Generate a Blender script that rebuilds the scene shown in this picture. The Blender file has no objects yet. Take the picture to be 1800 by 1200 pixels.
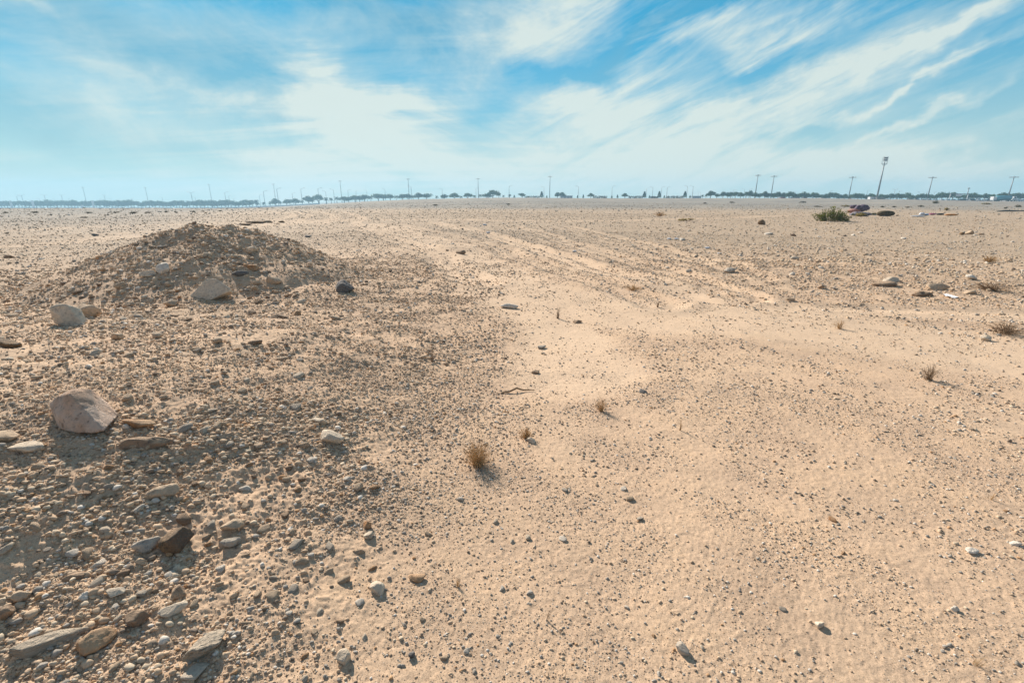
import bpy, bmesh, math, time
import numpy as np
from mathutils import Vector, Matrix
T0 = time.time()
C = bpy.context.scene.collection
R_ = math.radians
rng = np.random.default_rng(7)

# ------------------------------------------------------------------ camera constants
F = 820.0; PITCH = R_(16.95); CAMZ = 1.65
SP, CP = math.sin(PITCH), math.cos(PITCH)
SUN_AZ, SUN_EL = R_(-34), R_(30.5)

# ------------------------------------------------------------------ noise
def _h(ix, iy, seed):
    n = (ix.astype(np.int64) * 374761393 + iy.astype(np.int64) * 668265263 + seed * 974634777) & 0xffffffff
    n = ((n ^ (n >> 13)) * 1274126177) & 0xffffffff
    n = (n ^ (n >> 16)) & 0xffffffff
    return n.astype(np.float64) / 2147483648.0 - 1.0
def vn(x, y, seed=0):
    ix = np.floor(x); iy = np.floor(y); fx = x - ix; fy = y - iy
    ux = fx * fx * (3 - 2 * fx); uy = fy * fy * (3 - 2 * fy)
    a = _h(ix, iy, seed); b = _h(ix + 1, iy, seed); c = _h(ix, iy + 1, seed); d = _h(ix + 1, iy + 1, seed)
    return (a * (1 - ux) + b * ux) * (1 - uy) + (c * (1 - ux) + d * ux) * uy
def fbm(x, y, o, seed=0, g=0.5):
    s = 0; a = 1.0; t = 0
    for k in range(o):
        ca, sa = math.cos(k * 1.1), math.sin(k * 1.1)
        s = s + a * vn((x * ca - y * sa) * 2 ** k, (x * sa + y * ca) * 2 ** k, seed + k * 17); t += a; a *= g
    return s / t
def vn3(P, seed=0):
    i = np.floor(P); f = P - i; u = f * f * (3 - 2 * f)
    r = 0
    for dx in (0, 1):
        for dy in (0, 1):
            for dz in (0, 1):
                w = (u[:, 0] if dx else 1 - u[:, 0]) * (u[:, 1] if dy else 1 - u[:, 1]) * (u[:, 2] if dz else 1 - u[:, 2])
                r = r + w * _h(i[:, 0] + dx + (i[:, 2] + dz) * 57, i[:, 1] + dy + (i[:, 2] + dz) * 131, seed)
    return r
def fbm3(P, o, seed=0):
    s = 0; a = 1.0; t = 0
    for k in range(o):
        s = s + a * vn3(P * 2 ** k + k * 3.3, seed + k * 7); t += a; a *= 0.5
    return s / t
def ss(x, a, b):
    t = np.clip((x - a) / (b - a), 0, 1); return t * t * (3 - 2 * t)

# ------------------------------------------------------------------ tracks (flat-ground polylines given in photo pixels)
def flat(u, v, z=0.0):
    a = (u - 900) / F; b = (v - 600) / F
    dy = CP - b * SP; dz = -SP - b * CP
    t = (z - CAMZ) / dz
    return (a * t, dy * t)
TRACKS = [  # (points, half width m, rut?)
    ([(-60, 440), (130, 429), (300, 413), (420, 401), (560, 391), (760, 388), (1000, 389), (1250, 384), (1500, 376)], 1.1, 1),
    ([(-60, 410), (200, 399), (420, 392), (600, 388)], 1.0, 1),
    ([(-50, 424), (150, 416), (300, 407), (420, 396)], .5, 1),
    ([(640, 396), (740, 422), (830, 462), (930, 520), (1100, 545), (1350, 560), (1600, 600), (1900, 640)], .95, 0),
    ([(760, 392), (900, 425), (1040, 470), (1220, 520), (1450, 545), (1900, 560)], .5, 1),
    ([(700, 400), (800, 440), (880, 500), (960, 560), (1010, 640)], .6, 0),
    ([(452, 397), (470, 388), (505, 384), (520, 378), (480, 375)], .45, 1),
    ([(500, 398), (530, 388), (545, 380), (520, 374)], .4, 1),
    ([(560, 396), (590, 388), (585, 379), (560, 374)], .4, 1),
    ([(620, 396), (640, 388), (620, 378), (600, 374)], .4, 1),
    ([(690, 395), (850, 432), (1010, 482), (1140, 530)], .42, 2), ([(800, 398), (940, 436), (1090, 486)], .42, 2),
    ([(900, 398), (1050, 440), (1190, 482), (1290, 520)], .42, 2), ([(1000, 398), (1170, 442), (1330, 486)], .5, 2), ([(620, 402), (760, 450), (850, 500)], .42, 2),
]
TW = [([flat(*p) for p in pts], w, r) for pts, w, r in TRACKS]
def track_fields(X, Y):
    """light path amount and rut depth"""
    path = np.zeros_like(X); rut = np.zeros_like(X)
    m = (Y > 2) & (Y < 95) & (np.abs(X) < 110)
    if not m.any(): return path, rut
    x = X[m] + .25 * vn(X[m] * .5, Y[m] * .5, 91); y = Y[m] + .25 * vn(X[m] * .5, Y[m] * .5, 92)
    pp = np.zeros_like(x); rr = np.zeros_like(x)
    for pts, w, r in TW:
        d = np.full_like(x, 1e9)
        for (x0, y0), (x1, y1) in zip(pts[:-1], pts[1:]):
            ex, ey = x1 - x0, y1 - y0; L = ex * ex + ey * ey + 1e-9
            t = np.clip(((x - x0) * ex + (y - y0) * ey) / L, 0, 1)
            d = np.minimum(d, np.hypot(x - x0 - t * ex, y - y0 - t * ey))
        pp = np.maximum(pp, (1 - ss(d, w * .7, w * 1.5)) * (.35 if r == 2 else 1))
        if r:
            rr = rr + (1.6 if r == 2 else 1) * (np.exp(-((d - w * .6) / .2) ** 2) - .9 * np.exp(-((d - w * 1.3) / .22) ** 2))
    path[m] = pp; rut[m] = rr
    return path, rut

# ------------------------------------------------------------------ terrain
MX, MY, MH = -5.65, 9.1, 1.07
def rough_map(X, Y):
    """1 on the stony left slope and mound, 0 on the smooth sand"""
    left = ss(-X + .12 * Y + .5 * vn(X * .8, Y * .8, 5), .1, 2.2) * (1 - ss(Y, 9, 15))
    m = 1 - ss(np.hypot((X - MX) / 1.15, Y - MY), 3.2, 5.2)
    rightm = np.exp(-((X - 8.5) / 5.5) ** 2 - ((Y - 12) / 4.5) ** 2) * .9
    return np.clip(np.maximum(np.maximum(left, m), rightm), 0, 1)
def base_h(X, Y):
    w = .22 * vn(X * .6, Y * .6, 11) + .10 * vn(X * 1.9, Y * 1.9, 12)
    dx = X - MX + w; dy = Y - MY + .3 * vn(X * .7 + 9, Y * .7, 13)
    dx = np.sign(dx) * np.maximum(np.abs(dx) - .28, 0); dx = np.where(dx < 0, dx / .98, dx / 1.04); dy = np.where(dy < 0, dy / 1.05, dy)
    r = np.sqrt(dx * dx + (dy / .95) ** 2 + .03); r = r / (1 + .16 * np.clip((-dx - dy) / (1.414 * r), 0, 1)); r = r + .10 * vn(np.arctan2(dy, dx) * 2.6, r * .8, 15) * ss(r, .3, 1.2)
    cone = MH * np.clip(1 - r / 2.45, 0, 1) ** 1.06
    skirt = .10 * np.exp(-(r / 3.2) ** 2)
    h = cone + skirt + .17 * np.exp(-(((X - MX - 2.3) / 1.5) ** 2 + ((Y - MY + 1.2) / 1.3) ** 2))
    # stony plateau on the left, falling towards the viewer
    p = .42 * ss(-X + .25 * w, .3, 3.0) * ss(Y + .25 * w, .75, 2.8) * (1 - .85 * ss(Y, 3.0, 7.6))
    h = h + p
    h = h + .05 * fbm(X * .35, Y * .35, 3, 21) * ss(Y, 1.0, 5)
    h = h + .10 * fbm(X * .08, Y * .08, 3, 25) * ss(Y, 10, 40)
    # little rubble swells on the right middle distance and centre
    for (u, v, hh, s) in ((1150, 498, .10, .7), (1330, 470, .09, 1.3), (1560, 478, .11, 1.4), (800, 440, .14, 1.0), (1760, 500, .12, .8)):
        a, b = flat(u, v); h = h + hh * np.exp(-((X - a) ** 2 + (Y - b) ** 2) / (s * s))
    # far relief
    h = h + 2.1 * ss(Y, 110, 250) * (1 - ss(np.abs(X - 60 - .05 * Y) , 60, 190)) * (1 - .0 * X)
    h = h - np.clip(.0190 * np.minimum(Y, 960) - 1.65, 0, 99) * ss(-X / np.maximum(Y, 1), .18, .62)
    h = h + .35 * fbm(X * .012, Y * .012, 3, 31) * ss(Y, 60, 160)
    return h
def H(X, Y, micro=True):
    X = np.asarray(X, float); Y = np.asarray(Y, float)
    h = base_h(X, Y)
    path, rut = track_fields(X, Y)
    h = h - .014 * path - .022 * rut
    if micro:
        D = np.hypot(X, Y)
        R = rough_map(X, Y) * (1 - .8 * path)
        k = .22 + .78 * R
        h = h + .018 * k * fbm(X * 4.5, Y * 4.5, 3, 41) * (1 - ss(D, 30, 60))
        near = (1 - ss(D, 10, 18))
        mo = np.exp(-(np.hypot(X - MX, Y - MY) / 2.2) ** 4)
        h = h + mo * (.075 * fbm(X * 2.3, Y * 2.3, 3, 43) + .045 * np.maximum(fbm(X * 6.5, Y * 6.5, 2, 44), 0))
        h = h + .040 * R * (1 - mo) * fbm(X * 2.1, Y * 2.1, 3, 45, .6)
        n = fbm(X * 16, Y * 16, 3, 51, .6)
        h = h + .012 * k * np.maximum(n, -.1) * near
        cl_ = 1 - np.abs(fbm(X * 9, Y * 9, 2, 55)) * 2.2; h = h + .011 * R * (1 - np.clip(cl_, 0, 1) ** 2) * near * (.5 + .5 * vn(X * 1.1, Y * 1.1, 57))
        h = h + .013 * R * np.maximum(vn(X * 34, Y * 34, 58), 0) ** 1.5 * (1 - ss(D, 6, 11))
        h = h + .0050 * fbm(X * 60, Y * 60, 2, 61) * (1 - ss(D, 4, 8)) * (.5 + R)
        # rubble swell far out
        mid = ss(D, 9, 16) * (1 - ss(D, 70, 120)) * (1 - path)
        h = h + .03 * mid * fbm(X * 2.2, Y * 1.6, 3, 71)
        far = ss(D, 60, 110) * (1 - ss(D, 400, 600))
        h = h + .22 * far * np.maximum(fbm(X * .22, Y * .16, 3, 81), -.1)
    return h

def ray(u, v):
    """ground points seen through photo pixels u, v"""
    u = np.atleast_1d(np.asarray(u, float)); v = np.atleast_1d(np.asarray(v, float))
    a = (u - 900) / F; b = (v - 600) / F
    dy = CP - b * SP; dz = -SP - b * CP
    t = np.geomspace(.6, 2400, 2200)
    out = np.zeros((len(u), 3))
    for i in range(len(u)):
        X = a[i] * t; Y = dy[i] * t; Z = CAMZ + dz[i] * t
        s = Z - H(X, Y, False)
        k = np.argmax(s < 0)
        if s[k] >= 0: k = len(t) - 1
        k = max(k, 1)
        f = s[k - 1] / (s[k - 1] - s[k] + 1e-12)
        tt = t[k - 1] + (t[k] - t[k - 1]) * np.clip(f, 0, 1)
        out[i] = (a[i] * tt, dy[i] * tt, 0)
    out[:, 2] = H(out[:, 0], out[:, 1])
    return out
def depth(p): return p[1] * CP - (p[2] - CAMZ) * SP
def project(p):
    d = depth(p); up = p[1] * SP + (p[2] - CAMZ) * CP
    return 900 + F * p[0] / d, 600 - F * up / d

# ------------------------------------------------------------------ mesh helpers
def fast_mesh(name, V, Fc, smooth=False, cols=None, fattrs=None):
    me = bpy.data.meshes.new(name)
    n, k = Fc.shape
    me.vertices.add(len(V)); me.vertices.foreach_set('co', np.ascontiguousarray(V, dtype=np.float32).ravel())
    me.loops.add(n * k); me.loops.foreach_set('vertex_index', np.ascontiguousarray(Fc, dtype=np.int32).ravel())
    me.polygons.add(n); me.polygons.foreach_set('loop_start', np.arange(0, n * k, k, dtype=np.int32))
    if cols is not None:
        at = me.attributes.new('col', 'FLOAT_COLOR', 'POINT')
        c = np.ones((len(V), 4), np.float32); c[:, :3] = cols; at.data.foreach_set('color', c.ravel())
    for nm, arr in (fattrs or {}).items():
        at = me.attributes.new(nm, 'FLOAT', 'POINT'); at.data.foreach_set('value', arr.astype(np.float32))
    me.update(calc_edges=True)
    if smooth: me.shade_smooth()
    return me
def link(name, me, mat=None, parent=None):
    o = bpy.data.objects.new(name, me); C.objects.link(o)
    if mat is not None and me is not None and not me.materials: me.materials.append(mat)
    if parent is not None: o.parent = parent
    return o
def tag(o, label=None, cat=None, group=None, kind=None):
    if label: o['label'] = label
    if cat: o['category'] = cat
    if group: o['group'] = group
    if kind: o['kind'] = kind
    return o
def empty(name, loc, rz=0.0):
    o = bpy.data.objects.new(name, None); C.objects.link(o); o.location = loc; o.rotation_euler = (0, 0, rz); return o
def copy_tree(o, parent=None):
    c = o.copy(); C.objects.link(c)
    if parent is not None: c.parent = parent
    for ch in [x for x in bpy.data.objects if x.parent == o]: copy_tree(ch, c)
    return c
KIDS = {}
def dup(root, loc, rz=0.0, sc=(1, 1, 1)):
    r = root.copy(); C.objects.link(r); r.location = loc; r.rotation_euler = (0, 0, rz); r.scale = sc
    for ch in KIDS.get(root.name, []):
        c = ch.copy(); C.objects.link(c); c.parent = r
        for g in KIDS.get(ch.name, []):
            d = g.copy(); C.objects.link(d); d.parent = c
    return r
def kid(parent, o): KIDS.setdefault(parent.name, []).append(o); return o

class MB:
    """collects polygons into one mesh"""
    def __init__(s): s.v = []; s.f = []
    def add(s, V, Fs):
        b = len(s.v); s.v += [tuple(p) for p in V]; s.f += [tuple(i + b for i in f) for f in Fs]
    def box(s, x0, x1, y0, y1, z0, z1):
        s.add([(x0, y0, z0), (x1, y0, z0), (x1, y1, z0), (x0, y1, z0), (x0, y0, z1), (x1, y0, z1), (x1, y1, z1), (x0, y1, z1)],
              [(0, 3, 2, 1), (4, 5, 6, 7), (0, 1, 5, 4), (1, 2, 6, 5), (2, 3, 7, 6), (3, 0, 4, 7)])
    def tube(s, pts, rad, n=6, cap=True):
        pts = [Vector(p) for p in pts]; b = len(s.v)
        if not isinstance(rad, (list, tuple)): rad = [rad] * len(pts)
        for i, p in enumerate(pts):
            d = (pts[min(i + 1, len(pts) - 1)] - pts[max(i - 1, 0)])
            d = d.normalized() if d.length > 1e-9 else Vector((0, 0, 1))
            a = d.cross(Vector((0, 0, 1)) if abs(d.z) < .9 else Vector((1, 0, 0))).normalized(); c = d.cross(a)
            for k in range(n):
                t = 2 * math.pi * k / n
                s.v.append(tuple(p + (a * math.cos(t) + c * math.sin(t)) * rad[i]))
        for i in range(len(pts) - 1):
            for k in range(n):
                s.f.append((b + i * n + k, b + i * n + (k + 1) % n, b + (i + 1) * n + (k + 1) % n, b + (i + 1) * n + k))
        if cap:
            s.f.append(tuple(b + k for k in range(n))[::-1]); s.f.append(tuple(b + (len(pts) - 1) * n + k for k in range(n)))
    def build(s, name, mat, parent=None, smooth=False):
        me = bpy.data.meshes.new(name); me.from_pydata(s.v, [], s.f); me.update()
        if smooth: me.shade_smooth()
        o = link(name, me, mat, parent)
        if parent is not None: kid(parent, o)
        return o

# ------------------------------------------------------------------ materials
def new_mat(name):
    m = bpy.data.materials.new(name); m.use_nodes = True; nt = m.node_tree
    return m, nt, nt.nodes['Principled BSDF']
def N(nt, t, **kw):
    n = nt.nodes.new(t)
    for k, v in kw.items():
        if k.startswith('_'): setattr(n, k[1:], v)
        else: n.inputs[k.replace('__', ' ')].default_value = v
    return n
def ramp(nt, src, stops):
    r = nt.nodes.new('ShaderNodeValToRGB'); e = r.color_ramp.elements
    while len(e) < len(stops): e.new(.5)
    for i, (p, c) in enumerate(stops):
        e[i].position = p; e[i].color = (*c, 1) if len(c) == 3 else c
    nt.links.new(src, r.inputs['Fac']); return r
def math_n(nt, op, a, b=None, clamp=False):
    n = nt.nodes.new('ShaderNodeMath'); n.operation = op; n.use_clamp = clamp
    for i, x in enumerate((a, b)):
        if x is None: continue
        if isinstance(x, (int, float)): n.inputs[i].default_value = x
        else: nt.links.new(x, n.inputs[i])
    return n.outputs[0]
def mix_c(nt, fac, a, b, blend='MIX'):
    n = nt.nodes.new('ShaderNodeMix'); n.data_type = 'RGBA'; n.blend_type = blend
    for i, x in ((0, fac), (6, a), (7, b)):
        if isinstance(x, (int, float)): n.inputs[i].default_value = x
        elif isinstance(x, tuple): n.inputs[i].default_value = (*x, 1) if len(x) == 3 else x
        else: nt.links.new(x, n.inputs[i])
    return n.outputs[2]
def simple(name, col, rough=.8, var=.25, scale=3.0, metal=0.0, spec=.3):
    m, nt, b = new_mat(name)
    tc = N(nt, 'ShaderNodeTexCoord'); no = N(nt, 'ShaderNodeTexNoise', Scale=scale, Detail=5.0)
    nt.links.new(tc.outputs['Object'], no.inputs['Vector'])
    r = ramp(nt, no.outputs['Fac'], [(.3, tuple(c * (1 - var) for c in col)), (.7, tuple(min(1, c * (1 + var)) for c in col))])
    nt.links.new(r.outputs[0], b.inputs['Base Color'])
    b.inputs['Roughness'].default_value = rough; b.inputs['Metallic'].default_value = metal
    b.inputs['Specular IOR Level'].default_value = spec
    return m

SAND = (.62, .44, .30)
def mat_ground():
    m, nt, b = new_mat('desert_sand')
    geo = N(nt, 'ShaderNodeNewGeometry'); P = geo.outputs['Position']
    def noise(sc, det=4.0, ro=.55, off=0):
        n = N(nt, 'ShaderNodeTexNoise', Scale=sc, Detail=det, Roughness=ro)
        nt.links.new(P, n.inputs['Vector']); return n
    big = noise(.25, 5.0); med = noise(2.2, 6.0, .65); fine = noise(38.0, 6.0, .75); grain = noise(210.0, 3.0, .8)
    base = ramp(nt, big.outputs['Fac'], [(.3, (.53, .385, .265)), (.5, SAND), (.72, (.66, .485, .335))])
    c1 = ramp(nt, med.outputs['Fac'], [(.25, (.80, .80, .82)), (.5, (1, 1, 1)), (.8, (1.10, 1.08, 1.03))])
    col = mix_c(nt, 1.0, base.outputs[0], c1.outputs[0], 'MULTIPLY')
    c2 = ramp(nt, fine.outputs['Fac'], [(.30, (.50, .49, .48)), (.44, (.95, .95, .95)), (.58, (1.0, 1.0, 1.0)), (.75, (1.28, 1.25, 1.2))])
    col = mix_c(nt, 1.0, col, c2.outputs[0], 'MULTIPLY')
    c3 = ramp(nt, grain.outputs['Fac'], [(.32, (.5, .48, .46)), (.5, (1, 1, 1)), (.7, (1.3, 1.28, 1.25))])
    col = mix_c(nt, .8, col, c3.outputs[0], 'MULTIPLY')
    at = N(nt, 'ShaderNodeAttribute', _attribute_name='path')
    col = mix_c(nt, math_n(nt, 'MULTIPLY', at.outputs['Fac'], .45), col, (.72, .54, .38))
    soil = N(nt, 'ShaderNodeAttribute', _attribute_name='soil')
    col = mix_c(nt, math_n(nt, 'MULTIPLY', soil.outputs['Fac'], .12), col, (.50, .36, .245))
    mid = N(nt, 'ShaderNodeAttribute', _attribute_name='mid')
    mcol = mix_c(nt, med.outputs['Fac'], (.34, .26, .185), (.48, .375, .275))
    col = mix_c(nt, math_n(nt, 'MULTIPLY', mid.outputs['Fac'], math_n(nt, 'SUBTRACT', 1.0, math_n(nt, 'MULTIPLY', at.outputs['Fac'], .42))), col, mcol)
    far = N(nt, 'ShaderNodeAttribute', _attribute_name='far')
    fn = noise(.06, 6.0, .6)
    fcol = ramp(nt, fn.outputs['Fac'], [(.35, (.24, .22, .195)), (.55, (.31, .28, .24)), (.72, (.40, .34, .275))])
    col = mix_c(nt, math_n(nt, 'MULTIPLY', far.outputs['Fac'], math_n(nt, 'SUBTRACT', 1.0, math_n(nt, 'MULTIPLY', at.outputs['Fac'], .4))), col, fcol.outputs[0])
    nt.links.new(col, b.inputs['Base Color'])
    b.inputs['Roughness'].default_value = .95; b.inputs['Specular IOR Level'].default_value = .15
    bp1 = N(nt, 'ShaderNodeBump', Strength=.4, Distance=.006); bp2 = N(nt, 'ShaderNodeBump', Strength=.5, Distance=.0025)
    bp3 = N(nt, 'ShaderNodeBump', Strength=.3, Distance=.05)
    nt.links.new(med.outputs['Fac'], bp3.inputs['Height'])
    nt.links.new(fine.outputs['Fac'], bp1.inputs['Height']); nt.links.new(bp3.outputs[0], bp1.inputs['Normal'])
    nt.links.new(grain.outputs['Fac'], bp2.inputs['Height']); nt.links.new(bp1.outputs[0], bp2.inputs['Normal'])
    nt.links.new(bp2.outputs[0], b.inputs['Normal'])
    return m
def mat_gravel():
    m, nt, b = new_mat('gravel_stone')
    at = N(nt, 'ShaderNodeAttribute', _attribute_name='col')
    geo = N(nt, 'ShaderNodeNewGeometry'); no = N(nt, 'ShaderNodeTexNoise', Scale=140.0, Detail=4.0, Roughness=.7)
    nt.links.new(geo.outputs['Position'], no.inputs['Vector'])
    r = ramp(nt, no.outputs['Fac'], [(.3, (.72, .71, .7)), (.7, (1.12, 1.12, 1.12))])
    nt.links.new(mix_c(nt, 1.0, at.outputs['Color'], r.outputs[0], 'MULTIPLY'), b.inputs['Base Color'])
    b.inputs['Roughness'].default_value = .9; b.inputs['Specular IOR Level'].default_value = .2
    bp = N(nt, 'ShaderNodeBump', Strength=.5, Distance=.003); nt.links.new(no.outputs['Fac'], bp.inputs['Height'])
    nt.links.new(bp.outputs[0], b.inputs['Normal'])
    return m
def mat_rock(name, c1, c2, c3, scale=5.0, layer=0.0, pit=.5, dust=.25):
    """object-space rock colour: c1/c2 blotches, c3 veins and pits, wind-blown dust lying on it"""
    m, nt, b = new_mat(name)
    tc = N(nt, 'ShaderNodeTexCoord'); mp = N(nt, 'ShaderNodeMapping'); oi = N(nt, 'ShaderNodeObjectInfo')
    nt.links.new(tc.outputs['Object'], mp.inputs['Vector'])
    off = N(nt, 'ShaderNodeVectorMath', _operation='SCALE'); off.inputs[0].default_value = (7, 3, 5)
    nt.links.new(oi.outputs['Random'], off.inputs['Scale']); nt.links.new(off.outputs[0], mp.inputs['Location'])
    if layer: mp.inputs['Scale'].default_value = (1, 1, 1 + layer); mp.inputs['Rotation'].default_value = (.25, .2, 0)
    def noise(sc, det, ro):
        n = N(nt, 'ShaderNodeTexNoise', Scale=sc, Detail=det, Roughness=ro); nt.links.new(mp.outputs[0], n.inputs['Vector']); return n
    a = noise(scale, 6.0, .6); f = noise(scale * 7, 6.0, .7); g = noise(scale * 30, 3.0, .7)
    r = ramp(nt, a.outputs['Fac'], [(.35, c1), (.52, c2), (.7, c1)])
    r2 = ramp(nt, f.outputs['Fac'], [(.33, (1, 1, 1)), (.45, (0, 0, 0))])
    col = mix_c(nt, math_n(nt, 'MULTIPLY', r2.outputs[0], .85), r.outputs[0], c3)
    r3 = ramp(nt, f.outputs['Fac'], [(.45, (.9, .9, .9)), (.75, (1.25, 1.22, 1.18))])
    col = mix_c(nt, 1.0, col, r3.outputs[0], 'MULTIPLY')
    if dust:
        ge = N(nt, 'ShaderNodeNewGeometry'); sx = N(nt, 'ShaderNodeSeparateXYZ'); nt.links.new(ge.outputs['Normal'], sx.inputs[0])
        d = math_n(nt, 'ADD', sx.outputs['Z'], math_n(nt, 'MULTIPLY', math_n(nt, 'SUBTRACT', f.outputs['Fac'], .5), 1.2))
        dr = ramp(nt, d, [(.62, (0, 0, 0)), (.95, (1, 1, 1))])
        col = mix_c(nt, math_n(nt, 'MULTIPLY', dr.outputs[0], dust), col, (.60, .44, .29))
    nt.links.new(col, b.inputs['Base Color'])
    b.inputs['Roughness'].default_value = .88; b.inputs['Specular IOR Level'].default_value = .25
    hs = math_n(nt, 'ADD', f.outputs['Fac'], math_n(nt, 'MULTIPLY', g.outputs['Fac'], .35))
    bp = N(nt, 'ShaderNodeBump', Strength=min(1, pit * 1.3), Distance=.025); nt.links.new(hs, bp.inputs['Height']); nt.links.new(bp.outputs[0], b.inputs['Normal'])
    return m
def mat_leaf(name, c1, c2, trans=.0, scale=1.5):
    m, nt, b = new_mat(name)
    geo = N(nt, 'ShaderNodeNewGeometry'); no = N(nt, 'ShaderNodeTexNoise', Scale=scale, Detail=3.0)
    nt.links.new(geo.outputs['Position'], no.inputs['Vector'])
    r = ramp(nt, no.outputs['Fac'], [(.35, c1), (.65, c2)])
    col = mix_c(nt, math_n(nt, 'MULTIPLY', geo.outputs['Random Per Island'], .6), r.outputs[0], tuple(c * .55 for c in c1))
    nt.links.new(col, b.inputs['Base Color']); b.inputs['Roughness'].default_value = .75; b.inputs['Specular IOR Level'].default_value = .2
    if trans:
        tr = N(nt, 'ShaderNodeBsdfTranslucent'); nt.links.new(col, tr.inputs['Color'])
        mx = N(nt, 'ShaderNodeMixShader', Fac=trans); out = nt.nodes['Material Output']
        nt.links.new(b.outputs[0], mx.inputs[1]); nt.links.new(tr.outputs[0], mx.inputs[2]); nt.links.new(mx.outputs[0], out.inputs['Surface'])
    return m

M = {}
M['ground'] = mat_ground(); M['gravel'] = mat_gravel()
M['pinkish'] = mat_rock('pinkish_tan_rock', (.66, .44, .31), (.74, .57, .46), (.25, .17, .12), 4.0, pit=.9, dust=.2)
M['tan'] = mat_rock('tan_rock', (.50, .37, .25), (.60, .46, .33), (.27, .19, .13), 5.0)
M['cream'] = mat_rock('cream_limestone', (.60, .50, .385), (.70, .60, .475), (.38, .31, .25), 4.0, dust=.25)
M['grey'] = mat_rock('grey_stone', (.40, .355, .30), (.50, .45, .385), (.24, .20, .17), 4.0, dust=.3)
M['slab'] = mat_rock('layered_grey_stone', (.46, .385, .295), (.56, .48, .38), (.22, .18, .14), 3.0, layer=2.5, pit=.9, dust=.25)
M['orange'] = mat_rock('rusty_orange_rock', (.42, .20, .08), (.50, .33, .20), (.16, .10, .07), 3.5, dust=.2)
M['brown'] = mat_rock('brown_rock', (.27, .18, .12), (.36, .25, .17), (.12, .09, .07), 4.0)
M['dark'] = mat_rock('dark_brown_rock', (.16, .12, .09), (.30, .19, .10), (.05, .045, .04), 3.0, pit=.9, dust=.12)
M['slate'] = mat_rock('dark_slate', (.13, .13, .135), (.18, .18, .18), (.07, .07, .075), 4.0, layer=2, dust=.15)
M['white'] = mat_rock('white_limestone', (.68, .60, .50), (.76, .69, .60), (.5, .43, .36), 4.0, dust=.15)
print('mats', time.time() - T0)

# ------------------------------------------------------------------ ground sheet
def build_ground():
    a0 = R_(66)
    th = np.concatenate([np.linspace(-math.pi, -a0, 60)[:-1], np.linspace(-a0, a0, 1300), np.linspace(a0, math.pi, 60)[1:]])
    rs = [.25]
    while rs[-1] < 1290:
        r = rs[-1]
        if r < 1.1: d = .03
        elif r < 2.2: d = .0065
        elif r < 30: d = r * .0034
        elif r < 300: d = r * .012
        else: d = r * .03
        rs.append(r + d)
    rs = np.array(rs)
    RR, TT = np.meshgrid(rs, th, indexing='ij')
    X = RR * np.sin(TT); Y = RR * np.cos(TT)
    Z = H(X.ravel(), Y.ravel())
    V = np.stack([X.ravel(), Y.ravel(), Z], 1)
    nr, nt_ = RR.shape
    i = np.arange(nr - 1)[:, None] * nt_; j = np.arange(nt_ - 1)[None, :]
    a = (i + j).ravel()
    Fc = np.stack([a, a + 1, a + nt_ + 1, a + nt_], 1)[:, ::-1]
    # close the small hole under the viewer
    path, _ = track_fields(V[:, 0], V[:, 1])
    soil = rough_map(V[:, 0], V[:, 1])
    D = np.hypot(V[:, 0], V[:, 1])
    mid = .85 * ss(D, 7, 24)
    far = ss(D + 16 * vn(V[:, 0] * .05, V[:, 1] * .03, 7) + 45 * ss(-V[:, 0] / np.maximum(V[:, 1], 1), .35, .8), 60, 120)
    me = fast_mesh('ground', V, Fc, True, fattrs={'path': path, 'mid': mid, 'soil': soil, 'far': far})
    n0 = len(V)
    o = link('ground', me, M['ground'])
    tag(o, 'wide flat desert ground of pale tan sand with low stony slopes', 'ground', kind='structure')
    print('ground verts', n0, time.time() - T0)
build_ground()

# ------------------------------------------------------------------ rock generator
def ico(sub):
    bm = bmesh.new(); bmesh.ops.create_icosphere(bm, subdivisions=sub, radius=1.0)
    V = np.array([v.co[:] for v in bm.verts]); Fc = np.array([[v.index for v in f.verts] for f in bm.faces]); bm.free(); return V, Fc
ICO = {k: ico(k) for k in (1, 2, 3, 4, 5)}
def rock_verts(sub, seed, planes=14, rough=.05, soft=14.0, shape=None, tilt=(0, 0, 0), rnd=None):
    """cut-plane rock normalised to a unit box: x,y in [-.5,.5], z in [0,1]"""
    r = np.random.default_rng(seed)
    V, Fc = ICO[sub]
    n = r.normal(size=(planes, 3)); n /= np.linalg.norm(n, axis=1)[:, None]
    d = r.uniform(.62, 1.0, planes)
    if shape is not None:
        sn, sd = shape; n = np.vstack([n, np.array(sn) / np.linalg.norm(sn, axis=1)[:, None]]); d = np.append(d, sd)
    q = np.clip((V @ n.T) / d[None, :], 1e-3, None)
    rad = 1.0 / (np.sum(q ** soft, axis=1) ** (1 / soft))
    rad = np.minimum(rad, 1.25)
    P = V * rad[:, None]
    P = P * (1 + rough * 1.6 * fbm3(P * 1.7 + seed, 3, seed)[:, None] + rough * .8 * fbm3(P * 6 + seed, 2, seed + 3)[:, None])
    if sub >= 4: P = P * (1 + rough * .45 * np.abs(fbm3(P * 17 + seed, 2, seed + 5))[:, None])
    return P, Fc
def norm_box(P):
    lo, hi = P.min(0), P.max(0)
    P = (P - (lo + hi) / 2) / (hi - lo); P[:, 2] += .5; return P
def rotm(rx, ry, rz):
    return np.array(Matrix.Rotation(rz, 3, 'Z') @ Matrix.Rotation(ry, 3, 'Y') @ Matrix.Rotation(rx, 3, 'X'))

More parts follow.
